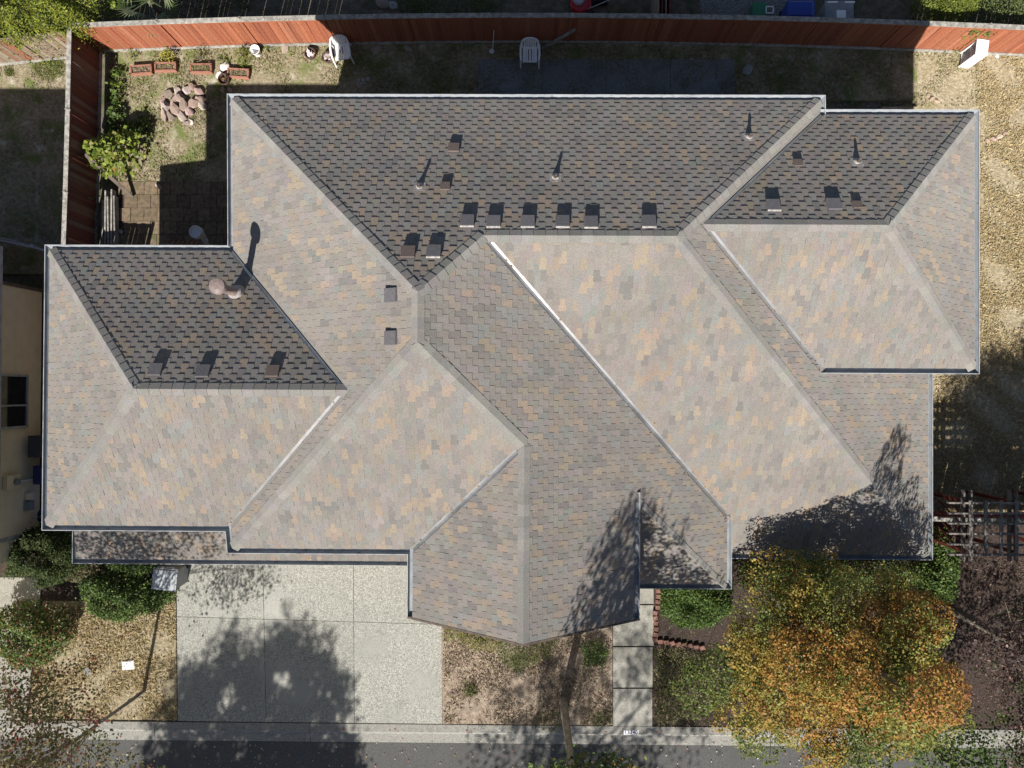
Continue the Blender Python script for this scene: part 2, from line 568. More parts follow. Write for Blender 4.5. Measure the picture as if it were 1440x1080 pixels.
# ------------------------------------------------------------------ the house: roof planes
P = {'hu': 5.7311, 'p': 0.7479, 'YN': 7.1659, 'XW': -7.1084, 'YS': -3.8401, 'XJ': 7.3111, 'YNn': 6.8183, 'XEn': 11.0654,
     'YSn': 0.6331, 'XWl': -11.5509, 'YNl': 3.4143, 'YSl': -3.3201, 'pN': 0.7321, 'pE': 0.7582, 'pS2': 0.7317, 'YS2e': -4.4637,
     'XE2e': 11.3433, 'XEe': 5.563, 'XgL': -2.5668, 'pg': 0.7673, 'hgl': 5.8385, 'Ytip': -5.4898, 'YSt': -5.1082, 'pSt': 0.78,
     'cEh': 7.9723, 'XgR': 2.8039, 'pW': 0.7475, 'hn': 5.7263, 'pNn': 0.7455, 'pEn': 0.7589, 'pSn': 0.7876, 'hw': 5.7809,
     'pNl': 0.7367, 'pWl': 0.7655, 'pSl': 0.749, 'hS': 5.8368, 'pS': 0.7638, 'p2': 0.7054}


def isect(*pl):
    A = np.array([q[:3] for q in pl], float)
    b = np.array([q[3] for q in pl], float)
    return np.linalg.solve(A, b)


hu, hn, hw = P['hu'], P['hn'], P['hw']
hl = hu + P['p2'] * (P['XJ'] - P['XE2e'])
hee = P['cEh'] - P['pE'] * P['XEe']
PL = dict(
    N=(0, P['pN'], 1, hu + P['pN'] * P['YN']), W=(-P['pW'], 0, 1, hu - P['pW'] * P['XW']),
    S=(0, -P['pS'], 1, P['hS'] - P['pS'] * P['YS']), E=(P['pE'], 0, 1, P['cEh']),
    E2=(P['p2'], 0, 1, hu + P['p2'] * P['XJ']), S2=(0, -P['pS2'], 1, hl - P['pS2'] * P['YS2e']),
    Nn=(0, P['pNn'], 1, hn + P['pNn'] * P['YNn']), En=(P['pEn'], 0, 1, hn + P['pEn'] * P['XEn']),
    Sn=(0, -P['pSn'], 1, hn - P['pSn'] * P['YSn']), Nl=(0, P['pNl'], 1, hw + P['pNl'] * P['YNl']),
    Wl=(-P['pWl'], 0, 1, hw - P['pWl'] * P['XWl']), Sl=(0, -P['pSl'], 1, hw - P['pSl'] * P['YSl']),
    St=(0, -P['pSt'], 1, hee - P['pSt'] * P['YSt']), Wg=(-P['pg'], 0, 1, P['hgl'] - P['pg'] * P['XgL']))
SX0, SYF, SZ = -12.37, -4.74, 2.87             # low skirt roof round the garage
SXE, SYN = -2.95, 3.78
PL['Sk'] = (0, -0.5, 1, SZ - 0.5 * SYF)
PL['Wk'] = (-0.12, 0, 1, SZ - 0.12 * SX0)


def zp(k, X, Y):
    a, b, c, d = PL[k]
    return d - a * X - b * Y


def hz(h):
    return (0, 0, 1, h)


def xx(v):
    return (1, 0, 0, v)


def yy(v):
    return (0, 1, 0, v)


I = lambda *k: isect(*[PL[q] if isinstance(q, str) else q for q in k])
V = dict(
    NW=I('N', 'W', hz(hu)), NE=I('N', 'E2', hz(hu)), aN=I('N', 'W', 'E'), aS=I('S', 'W', 'E'), R2W=I('N', 'E', 'S2'),
    R2E=I('N', 'E2', 'S2'), SWc=I('S', 'W', hz(P['hS'])), SEl=I('S2', 'E2', hz(hl)), jNl=I('W', 'Nl', hz(hw)),
    NWl=I('Wl', 'Nl', hz(hw)), SWl=I('Wl', 'Sl', hz(hw)), jSl=I('W', 'Sl', hz(hw)), lrW=I('Wl', 'Nl', 'Sl'), lrE=I('W', 'Nl', 'Sl'),
    jN=I('E2', 'Nn', hz(hn)), NEn=I('En', 'Nn', hz(hn)), SEn=I('En', 'Sn', hz(hn)), jS=I('E2', 'Sn', hz(hn)),
    nrW=I('E2', 'Nn', 'Sn'), nrE=I('En', 'Nn', 'Sn'), gN=I('S', 'E', 'Wg'), vEnd=I('E', 'S2', xx(P['XEe'])),
    tip=I('E', 'Wg', yy(P['Ytip'])), gL=I('Wg', yy(P['Ytip']), hz(P['hgl'])), gLt=I('Wg', 'S', xx(P['XgL'])),
    gR=I('E', yy(P['Ytip']), xx(P['XgR'])), stT=I('E', 'St', xx(P['XgR'])), stC=I('E', 'St', xx(P['XEe'])),
    E2n=I('E2', yy(1.12), hz(hl)), jS2=I('E2', yy(1.12), xx(P['XJ'])),
    S2a=I('S2', hz(hl), xx(P['XEe'] - 0.2)), S2b=I("S2", yy(-3.2), xx(P["XEe"] - 0.2)),
    Sta=I('St', yy(P['YSt']), xx(P['XgR'] - 0.05)), Stb=I('St', yy(-2.45), xx(P['XgR'] - 0.05)),
    skE=I('Sk', hz(SZ), xx(SXE)), skC=I('Sk', hz(SZ), xx(SX0)), skN=I('Wk', hz(SZ), yy(SYN)), skEt=I('Sk', yy(-2.9), xx(SXE)),
    skCt=I('Sk', yy(-2.9), xx(SX0 + 0.3)), skWt=I('Wk', yy(SYF + .3), xx(SX0 + 1.3)), skWb=I('Wk', yy(SYF + 0.02), xx(SX0 + .06)), skNt=I('Wk', yy(SYN), xx(SX0 + 1.3)))

# the whole roof sits a little nearer the sky than first surveyed: same shape, lifted and drawn in about the survey point
S_ = 0.973
V = {k: np.array([v[0] * S_, v[1] * S_, CAM_H + (v[2] - CAM_H) * S_]) for k, v in V.items()}
PL = {k: (q[0], q[1], q[2], S_ * q[3] + (1 - S_) * q[2] * CAM_H) for k, q in PL.items()}

house = thing('house', 'large house with many-hipped brown and tan shingle roof', 'house')
# slope -> vertex loop; 'v' marks a valley edge that starts at that vertex
SLOPES = {
    'N': (['NW', 'NE', 'R2E', 'R2W', 'aN'], []),
    'W': (['NW', 'aN', 'aS', 'SWc', 'jSl', 'lrE', 'jNl'], ['jSl', 'lrE']),
    'S': (['SWc', 'aS', 'gN', 'gLt'], ['gN']),
    'E': (['aN', 'R2W', 'vEnd', 'stC', 'stT', 'gR', 'tip', 'gN', 'aS'], ['R2W']),
    'St': (['stT', 'stC', 'Sta', 'Stb'], []),
    'S2': (['R2W', 'R2E', 'SEl', 'S2a', 'S2b', 'vEnd'], ['vEnd']),
    'E2': (['R2E', 'NE', 'jN', 'nrW', 'jS', 'jS2', 'E2n', 'SEl'], ['jN', 'nrW']),
    'Wg': (['gN', 'tip', 'gL', 'gLt'], ['gLt']),
    'Nl': (['NWl', 'jNl', 'lrE', 'lrW'], ['jNl']), 'Wl': (['NWl', 'lrW', 'SWl'], []), 'Sl': (['SWl', 'lrW', 'lrE', 'jSl'], ['lrE']),
    'Nn': (['jN', 'NEn', 'nrE', 'nrW'], ['nrW']), 'En': (['NEn', 'SEn', 'nrE'], []), 'Sn': (['jS', 'nrW', 'nrE', 'SEn'], ['jS']),
    'Sk': (['skC', 'skCt', 'skEt', 'skE'], []), 'Wk': (['skN', 'skNt', 'skWt', 'skWb'], []),
}
EXPO = 0.143


def clip_rect(poly, u0, u1, v0, v1):
    def cut(pts, f):
        out = []
        for i in range(len(pts)):
            a, b = pts[i], pts[(i + 1) % len(pts)]
            fa, fb = f(a), f(b)
            if fa >= 0:
                out.append(a)
            if (fa >= 0) != (fb >= 0):
                t = fa / (fa - fb)
                out.append((a[0] + (b[0] - a[0]) * t, a[1] + (b[1] - a[1]) * t))
        return out
    for f in (lambda p: p[0] - u0, lambda p: u1 - p[0], lambda p: p[1] - v0, lambda p: v1 - p[1]):
        poly = cut(poly, f)
        if len(poly) < 3:
            return []
    out = []
    for p in poly:
        if not out or abs(p[0] - out[-1][0]) + abs(p[1] - out[-1][1]) > 1e-4:
            out.append(p)
    if len(out) > 2 and abs(out[0][0] - out[-1][0]) + abs(out[0][1] - out[-1][1]) < 1e-4:
        out.pop()
    if len(out) < 3:
        return []
    ar = sum(out[i][0] * out[(i + 1) % len(out)][1] - out[(i + 1) % len(out)][0] * out[i][1] for i in range(len(out))) / 2
    if abs(ar) < 2e-4:
        return []
    return out if ar > 0 else out[::-1]


def shingle_colour():
    r = random.random()
    if r < 0.10:
        c = (0.288, 0.236, 0.188)
    elif r < 0.21:
        c = (0.258, 0.224, 0.190)
    elif r < 0.31:
        c = (0.200, 0.188, 0.178)
    elif r < 0.43:
        c = (0.224, 0.220, 0.207)
    elif r < 0.60:
        c = (0.242, 0.217, 0.203)
    else:
        c = (0.236, 0.216, 0.197)
    return jit(c, 0.07)


all_tabs = []
slope_obj = {}
for key, (loop, valleys) in SLOPES.items():
    pts = [np.array(V[k]) for k in loop]
    n = np.array(PL[key][:3])
    n = n / np.linalg.norm(n)
    down = np.array([n[0], n[1], 0.0])
    down /= np.linalg.norm(down)
    vdir = np.array([0, 0, 1.0]) - n * n[2]
    vdir /= np.linalg.norm(vdir)
    udir = np.cross(vdir, n)
    o = pts[int(np.argmin([p[2] for p in pts]))]
    p2 = [((p - o) @ udir, (p - o) @ vdir) for p in pts]
    ar = sum(p2[i][0] * p2[(i + 1) % len(p2)][1] - p2[(i + 1) % len(p2)][0] * p2[i][1] for i in range(len(p2)))
    names = list(loop)
    offs = [0.076 if k in valleys else 0.0 for k in names]
    if ar < 0:
        p2 = p2[::-1]
        offs = offs[::-1]
        offs = offs[1:] + offs[:1]
    # offset the valley edges inwards
    m = len(p2)
    lines = []
    for i in range(m):
        a, b = np.array(p2[i]), np.array(p2[(i + 1) % m])
        d = (b - a) / np.linalg.norm(b - a)
        nn = np.array([-d[1], d[0]])
        lines.append((a + nn * offs[i], d))
    q2 = []
    for i in range(m):
        (a, d), (b, e) = lines[i - 1], lines[i]
        cr = d[0] * e[1] - d[1] * e[0]
        if abs(cr) < 0.05:
            q2.append(tuple(b))
        else:
            t = ((b[0] - a[0]) * e[1] - (b[1] - a[1]) * e[0]) / cr
            q2.append(tuple(a + d * t))

    def at(u, v, h=0.0):
        return o + udir * u + vdir * v + n * h

    mb = MB()
    top = [at(u, v, -0.002) for u, v in p2]
    bot = [t - np.array([0, 0, 0.10]) for t in top]
    mb.face(top)
    mb.face(bot[::-1])
    for i in range(m):
        j = (i + 1) % m
        mb.face([bot[i], bot[j], top[j], top[i]])
    so = mb.build('roof_slope', M_DECK, house)
    slope_obj[key] = so
    vmax = max(v for u, v in q2)
    umin, umax = min(u for u, v in q2), max(u for u, v in q2)
    rows = int(vmax / EXPO) + 2
    drift = random.uniform(0, .28)
    prev_cols = {}
    for r in range(-1, rows):
        vb = r * EXPO
        drift += random.uniform(-0.012, 0.012)
        u = umin - 0.6 + ((drift + 0.14 * (r % 2)) % 0.28)
        while u < umax:
            ua = u + random.uniform(-0.013, 0.013)
            w = random.uniform(0.150, 0.176)
            bj = random.uniform(-0.004, 0.004)
            poly = clip_rect(q2, ua, ua + w, vb + bj, vb + 2.04 * EXPO)
            u += 0.28
            if poly:
                ck = (r // 1, int(u / 0.28))
                base = prev_cols.get((r - 1, int((u - 0.14) / 0.28)))
                col = jit(base, 0.05) if (base is not None and random.random() < 0.10) else shingle_colour()
                prev_cols[ck] = col
                T = 0.0140 + random.uniform(-.0015, .0015)
                hs = [T * (1.0 - 0.92 * (v - vb) / (2.04 * EXPO)) + 0.0006 for (uu, v) in poly]
                tp = [at(uu, v, h) for (uu, v), h in zip(poly, hs)]
                bt = [at(uu, v, -0.001) for (uu, v) in poly]
                c3 = sum(tp) / len(tp)
                pr = [PJ(*t) for t in tp]
                pa = abs(sum(pr[i][0] * pr[(i + 1) % len(pr)][1] - pr[(i + 1) % len(pr)][0] * pr[i][1] for i in range(len(pr)))) / 2
                inview = 0 < pr[0][0] < 1440 and 0 < pr[0][1] < 1080
                all_tabs.append((pa if inview else 0, key, tp, bt, col))

order = sorted(range(len(all_tabs)), key=lambda i: -all_tabs[i][0])
single = set(order[:300])
fields = {k: MB() for k in SLOPES}
for i, (pa, key, tp, bt, col) in enumerate(all_tabs):
    mb = MB() if i in single else fields[key]
    mb.face(tp, col)
    for a in range(len(tp)):
        b = (a + 1) % len(tp)
        mb.face([bt[a], bt[b], tp[b], tp[a]], tuple(x * 0.2 for x in col))
    if i in single:
        mb.build('shingle', M_SH, slope_obj[key], origin=tuple(sum(tp) / len(tp)))
for k, mb in fields.items():
    if mb.f:
        mb.build('shingle_field', M_SH, slope_obj[k], kind='stuff')

# ridge and hip caps
CAPS = [('NW', 'aN', 'N', 'W'), ('R2W', 'aN', 'N', 'E'), ('aS', 'aN', 'W', 'E'), ('R2E', 'R2W', 'N', 'S2'), ('NE', 'R2E', 'N', 'E2'),
        ('SEl', 'R2E', 'S2', 'E2'), ('SWc', 'aS', 'S', 'W'), ('gN', 'aS', 'S', 'E'), ('tip', 'gN', 'Wg', 'E'), ('stC', 'stT', 'E', 'St'),
        ('NWl', 'lrW', 'Nl', 'Wl'), ('SWl', 'lrW', 'Sl', 'Wl'), ('lrE', 'lrW', 'Nl', 'Sl'), ('NEn', 'nrE', 'Nn', 'En'),
        ('SEn', 'nrE', 'Sn', 'En'), ('nrW', 'nrE', 'Nn', 'Sn')]
caps = []
for (a, b, k1, k2) in CAPS:
    A, B = np.array(V[a]), np.array(V[b])
    L = np.linalg.norm(B - A)
    d = (B - A) / L
    wings = []
    nn = []
    for k in (k1, k2):
        nv = np.array(PL[k][:3])
        nv = nv / np.linalg.norm(nv)
        w = np.cross(nv, d)
        cen = sum(np.array(V[q]) for q in SLOPES[k][0]) / len(SLOPES[k][0])
        if w @ (cen - (A + B) / 2) < 0:
            w = -w
        wings.append(w)
        nn.append(nv)
    upv = (nn[0] + nn[1])
    upv /= np.linalg.norm(upv)
    ex = 0.245
    s = 0.0
    while s < L - 0.04:
        e = min(s + ex + 0.06, L + 0.01)
        WD = 0.148 + random.uniform(-.004, .004)
        lo, hi = 0.026, 0.012
        mb = MB()
        col = jit(random.choice([(0.246, 0.234, 0.218), (0.238, 0.228, 0.213), (0.254, 0.240, 0.223), (0.231, 0.222, 0.210)]), 0.08)

        def cp(t, h, side):
            base = A + d * t
            if side == 0:
                return base + upv * h
            k = side - 1
            return base + wings[k] * WD + nn[k] * (h * 0.9)
        for k in (1, 2):
            f = [cp(s, lo, 0), cp(e, hi, 0), cp(e, hi, k), cp(s, lo, k)]
            mb.face(f, col)
            mb.face([cp(s, 0, 0), cp(s, lo, 0), cp(s, lo, k), cp(s, 0, k)], col)
            mb.face([cp(s, 0, k), cp(s, lo, k), cp(e, hi, k), cp(e, 0, k)], col)
        mid = A + d * (s + e) / 2
        caps.append((mb, tuple(mid)))
        s += ex
caps.sort(key=lambda c: (c[1][0] ** 2 + c[1][1] ** 2) - 30 * c[1][2])
rest = MB()
for i, (mb, mid) in enumerate(caps):
    if i < 300:
        mb.build('ridge_cap', M_SH, house, origin=mid)
    else:
        for f, c in zip(mb.f, mb.c):
            rest.face([mb.v[q] for q in f], c)
if rest.f:
    rest.build('ridge_cap_run', M_SH, house, kind='stuff')

# open metal valleys
for (a, b, k1, k2) in (('jNl', 'lrE', 'W', 'Nl'), ('jSl', 'lrE', 'W', 'Sl'), ('vEnd', 'R2W', 'E', 'S2'), ('gLt', 'gN', 'S', 'Wg'),
                       ('jN', 'nrW', 'E2', 'Nn'), ('jS', 'nrW', 'E2', 'Sn')):
    A, B = np.array(V[a]), np.array(V[b])
    d = B - A
    L = np.linalg.norm(d)
    d /= L
    B = B - d * 0.22
    mb = MB()
    ws, nn = [], []
    for k in (k1, k2):
        nv = np.array(PL[k][:3])
        nv = nv / np.linalg.norm(nv)
        w = np.cross(nv, d)
        cen = sum(np.array(V[q]) for q in SLOPES[k][0]) / len(SLOPES[k][0])
        if w @ (cen - (A + B) / 2) < 0:
            w = -w
        ws.append(w)
        nn.append(nv)
    upv = (nn[0] + nn[1]) / np.linalg.norm(nn[0] + nn[1])
    prof = lambda Q: [Q + ws[0] * 0.079 + nn[0] * 0.003, Q + ws[0] * 0.014 + nn[0] * 0.003, Q + upv * 0.028, Q + ws[1] * 0.014 + nn[1] * 0.003, Q + ws[1] * 0.079 + nn[1] * 0.003]
    pa, pb = prof(A), prof(B)
    for i in range(4):
        mb.face([pa[i], pa[i + 1], pb[i + 1], pb[i]])
    mb.build('valley_flashing', M_VALLEY, house)

# gutters, fascias, soffits and walls along every eave
EAVES = [('NW', 'NE', (0, 1), (-1, 0), (1, 0)), ('NE', 'jN', (1, 0), (0, 1), None), ('jNl', 'NW', (-1, 0), (0, 1), (0, 1)),
         ('NWl', 'jNl', (0, 1), (-1, 0), (-1, 0)), ('SWl', 'NWl', (-1, 0), (0, -1), (0, 1)), ('SWl', 'jSl', (0, -1), (-1, 0), (-1, 0)),
         ('jSl', 'SWc', (-1, 0), (0, -1), (0, -1)), ('SWc', 'gLt', (0, -1), (-1, 0), (-1, 0)), ('gLt', 'gL', (-1, 0), (0, -1), None),
         ('stT', 'gR', (1, 0), None, None), ('vEnd', 'stC', (1, 0), None, (0, -1)), ('Sta', 'stC', (0, -1), None, (1, 0)),
         ('S2a', 'SEl', (0, -1), None, (1, 0)), ('SEl', 'E2n', (1, 0), (0, -1), None), ('jN', 'NEn', (0, 1), None, (1, 0)),
         ('NEn', 'SEn', (1, 0), (0, 1), (0, -1)), ('jS', 'SEn', (0, -1), None, (1, 0)), ('skC', 'skE', (0, -1), (-1, 0), None),
         ('skC', 'skN', (-1, 0), (0, -1), None)]
GP = [(0.002, -0.012), (0.002, -0.13), (0.085, -0.13), (0.122, -0.045), (0.122, -0.004)]
GI = [(0.122, -0.004), (0.136, -0.004)]
for (a, b, ov, ma, mbv) in EAVES:
    A, B = np.array(V[a], float), np.array(V[b], float)
    o3 = np.array([ov[0], ov[1], 0.0])
    mA = np.array([*(ma or (0, 0)), 0.0])
    mB = np.array([*(mbv or (0, 0)), 0.0])
    inner = MB()

    def gp(Q, mm, d, z):
        return Q + (o3 + mm) * d + np.array([0, 0, z])
    for (d0, z0), (d1, z1) in zip(GP[:-1], GP[1:]):
        inner.face([gp(A, mA, d0, z0), gp(B, mB, d0, z0), gp(B, mB, d1, z1), gp(A, mA, d1, z1)])
    # leaf litter line in the trough
    gut = inner.build('gutter', M_GUTTER, house)
    lip = MB()
    LP = [(0.122, -0.004), (0.137, -0.004), (0.137, -0.022), (0.100, -0.137), (-0.004, -0.137)]
    for (d0, z0), (d1, z1) in zip(LP[:-1], LP[1:]):
        lip.face([gp(A, mA, d0, z0), gp(B, mB, d0, z0), gp(B, mB, d1, z1), gp(A, mA, d1, z1)])
    if ma is None:
        lip.face([gp(A, mA, 0, -.015), gp(A, mA, 0, -.137), gp(A, mA, .1, -.137), gp(A, mA, .142, -.012)])
    if mbv is None:
        lip.face([gp(B, mB, 0, -.015), gp(B, mB, 0, -.137), gp(B, mB, .1, -.137), gp(B, mB, .142, -.012)])
    lip.build('gutter_lip', M_LIP, gut)
    # wall below, set in under the eave
    ins = 0.42
    wA = A - o3 * ins + mA * -ins
    wB = B - o3 * ins + mB * -ins
    zt = min(A[2], B[2]) - 0.16
    w = MB()
    th = o3 * 0.14
    q = [wA, wB, wB - th, wA - th]
    q = [(p[0], p[1]) for p in q]
    ar = sum(q[i][0] * q[(i + 1) % 4][1] - q[(i + 1) % 4][0] * q[i][1] for i in range(4))
    w.prism(q if ar > 0 else q[::-1], -0.02, zt + 0.02)
    w.build('wall', M_WALL, house)
    sf = MB()
    z3 = np.array([0, 0, 1.0])
    sf.face([A - o3 * 0.01 + z3 * -.15, B - o3 * 0.01 + z3 * -.15, np.array([wB[0], wB[1], B[2] - .15]), np.array([wA[0], wA[1], A[2] - .15])])
    sf.build('soffit', M_TRIM, house)

# front gable end: wall and barge boards
tip, gL, gR = V['tip'], V['gL'], V['gR']
gw = MB()
yw = tip[1] + 0.45
q = [(gL[0] + 0.45, yw, -0.02), (gR[0] - 0.45, yw, -0.02), (gR[0] - 0.45, yw, zp('E', gR[0] - .45, yw) - 0.14), (tip[0], yw, tip[2] - 0.14),
     (gL[0] + 0.45, yw, zp('Wg', gL[0] + .45, yw) - 0.14)]
gw.face(q)
gw.face([(x, y + 0.14, z) for x, y, z in q][::-1])
gw.build('gable_wall', M_WALL, house)
for (e, kx) in ((gL, -1), (gR, 1)):
    bb = MB()
    dv = Vector(e) - Vector(tip)
    a = Vector(tip) + Vector((0, -0.02, -0.02))
    b = Vector(e) + dv.normalized() * 0.20 + Vector((0, -0.02, -0.02))
    h = Vector((0, 0, -0.2))
    t = Vector((0, -0.045, 0))
    bb.v += [tuple(p) for p in (a, b, b + h, a + h, a + t, b + t, b + h + t, a + h + t)]
    for f in ((0, 1, 2, 3), (7, 6, 5, 4), (0, 4, 5, 1), (3, 2, 6, 7), (1, 5, 6, 2), (0, 3, 7, 4)):
        bb.f.append(f)
        bb.c.append(None)
    bb.build('barge_board', M_TRIM, house)


def on_plane(px, py, k):
    a, b, c, d = PL[k]
    dv = np.array([(px - 720) / FPX, -(py - 540) / FPX, 1.0])
    w = RM.T @ dv
    w = np.array([w[0], w[1], -w[2]])
    t = (d - c * CAM_H) / (a * w[0] + b * w[1] + c * w[2])
    q = w * t + np.array([0, 0, CAM_H])
    return Vector(q)


def plane_frame(k):
    nv = Vector(PL[k][:3]).normalized()
    vd = (Vector((0, 0, 1)) - nv * nv.z).normalized()
    ud = vd.cross(nv)
    return nv, ud, vd


def roof_vent(px, py, k, size, mat, lip):
    """slant-back box vent: nailing flange, tapered body, overhanging hood with a pale strip painted in as its sunlit edge"""
    nv, ud, vd = plane_frame(k)
    p = on_plane(px, py, k)
    hgt = 0.062 * size / 0.3
    fl = MB()
    m3 = Matrix((ud, vd, nv)).transposed()
    fl.box(p + nv * 0.012, (size * 1.0, size * 1.0, 0.006), mat=m3)
    f = fl.build('roof_vent', mat, house)
    body = MB()
    s = size / 2
    q = []
    lo = [(-s, -s * .9, .01), (s, -s * .9, .01), (s, s * 1.05, .01), (-s, s * 1.05, .01)]
    hi = [(-s * .86, -s * .85, hgt * .96), (s * .86, -s * .85, hgt * .96), (s * .86, s * .55, hgt * .62), (-s * .86, s * .55, hgt * .62)]
    P8 = [p + ud * x + vd * y + nv * z for x, y, z in lo + hi]
    body.v += [tuple(c) for c in P8]
    for fc in ((3, 2, 1, 0), (4, 5, 6, 7), (0, 1, 5, 4), (1, 2, 6, 5), (2, 3, 7, 6), (3, 0, 4, 7)):
        body.f.append(fc)
        body.c.append(None)
    body.build('vent_body', mat, f)
    hood = MB()
    lo = [(-s * .98, -s * 1.12, hgt * .98), (s * .98, -s * 1.12, hgt * .98), (s * .98, s * .95, hgt * .60), (-s * .98, s * .95, hgt * .60)]
    P8 = [p + ud * x + vd * y + nv * z for x, y, z in lo] + [p + ud * x * .97 + vd * y * .97 + nv * (z + .022) for x, y, z in lo]
    hood.v += [tuple(c) for c in P8]
    for fc in ((3, 2, 1, 0), (4, 5, 6, 7), (0, 1, 5, 4), (1, 2, 6, 5), (2, 3, 7, 6), (3, 0, 4, 7)):
        hood.f.append(fc)
        hood.c.append(None)
    hood.build('vent_hood', mat, f)
    if lip:
        ed = MB()
        c = p + vd * (s * .97) + nv * (hgt * .56)
        ed.box(c, (s * 1.9, 0.016, 0.045), mat=m3)
        ed.build('vent_sunlit_strip', M_LEAD, f)  # pale strip stands in for sunlight catching the hood's upslope edge


for (px, py, k, sz, mt, lp) in (
        (638, 210, 'N', .26, M_VENTB, 0), (626, 264, 'N', .22, M_VENTB, 0), (657, 313, 'N', .30, M_VENT, 1), (694, 314, 'N', .30, M_VENT, 1),
        (742, 314, 'N', .30, M_VENT, 1), (791, 314, 'N', .30, M_VENT, 1), (831, 315, 'N', .30, M_VENT, 1), (912, 314, 'N', .31, M_VENT, 1),
        (574, 357, 'N', .29, M_VENTB, 0), (610, 356, 'N', .30, M_VENT, 1), (1122, 231, 'Nn', .20, M_VENTB, 0), (1087, 291, 'Nn', .30, M_VENT, 1),
        (1172, 290, 'Nn', .31, M_VENT, 0), (1205, 290, 'Nn', .20, M_VENTB, 0), (219, 522, 'Nl', .29, M_VENT, 0), (286, 524, 'Nl', .29, M_VENT, 0),
        (384, 524, 'Nl', .27, M_VENTB, 0), (552, 415, 'W', .29, M_VENT, 0), (552, 475, 'W', .29, M_VENT, 0)):
    roof_vent(px, py, k, sz, mt, lp)

for (px, py, k, hh) in ((590, 263, 'N', .20), (781, 250, 'N', .19), (1053, 193, 'N', .19), (1205, 228, 'Nn', .17)):
    nv, ud, vd = plane_frame(k)
    p = on_plane(px, py, k)
    bt = MB()
    m3 = Matrix((ud, vd, nv)).transposed()
    bt.box(p + nv * .012, (.26, .28, .005), mat=m3)
    bt.lathe(p - Vector((0, 0, .04)), [(.10, .0), (.085, .05), (.045, .13), (.043, .14)], 12)
    b = bt.build('vent_pipe', M_LEAD, house)
    pi = MB()
    pi.tube([p, p + Vector((0, 0, hh))], .036, 12, cap=False)
    pi.tube([p, p + Vector((0, 0, hh - .02))], .028, 12, cap=True)
    pi.build('pipe_stack', M_VENTB, b)

# gas flue with storm collar and cap, on the left wing
pf = on_plane(333, 412, 'Nl')
fl = MB()
fl.lathe(pf - Vector((0, 0, .10)), [(.20, 0), (.19, .06), (.115, .26), (.112, .30)], 20)
fo = fl.build('flue_pipe', M_LEAD, house, smooth=True)
sc_ = MB()
sc_.lathe(pf, [(.155, .17), (.10, .24)], 20)
sc_.build('storm_collar', M_LEAD, fo, smooth=True)
fp = MB()
fp.tube([pf, pf + Vector((0, 0, 1.16))], .098, 18)
fp.build('flue_tube', M_FLUE, fo, smooth=True)
fc = MB()
fc.lathe(pf, [(.10, 1.08), (.165, 1.10), (.175, 1.13), (.175, 1.24), (.165, 1.27), (.08, 1.295), (.0, 1.30)], 22)
fc.build('flue_cap', M_FLUE, fo, smooth=False)

# white vent riser standing in the corner behind the left wing
vx, vy = U(283, 330, 2.3)
vr = thing('vent_riser', 'white round-topped vent pipe rising beside the back eave corner', 'vent pipe', (vx, vy, 0))
t = MB()
t.tube([(0, -.25, .6), (0, -.25, 1.8), (0.0, -.12, 2.0), (0, 0, 2.2), (0, 0, 2.62)], .085, 14)
t.build('pipe', M_WMETAL, vr, smooth=True)
t = MB()
t.lathe((0, 0, 0), [(.09, 2.50), (.17, 2.52), (.18, 2.56), (.18, 2.74), (.165, 2.75), (.15, 2.70), (0, 2.69)], 20)
t.build('vent_cap', M_WMETAL, vr)
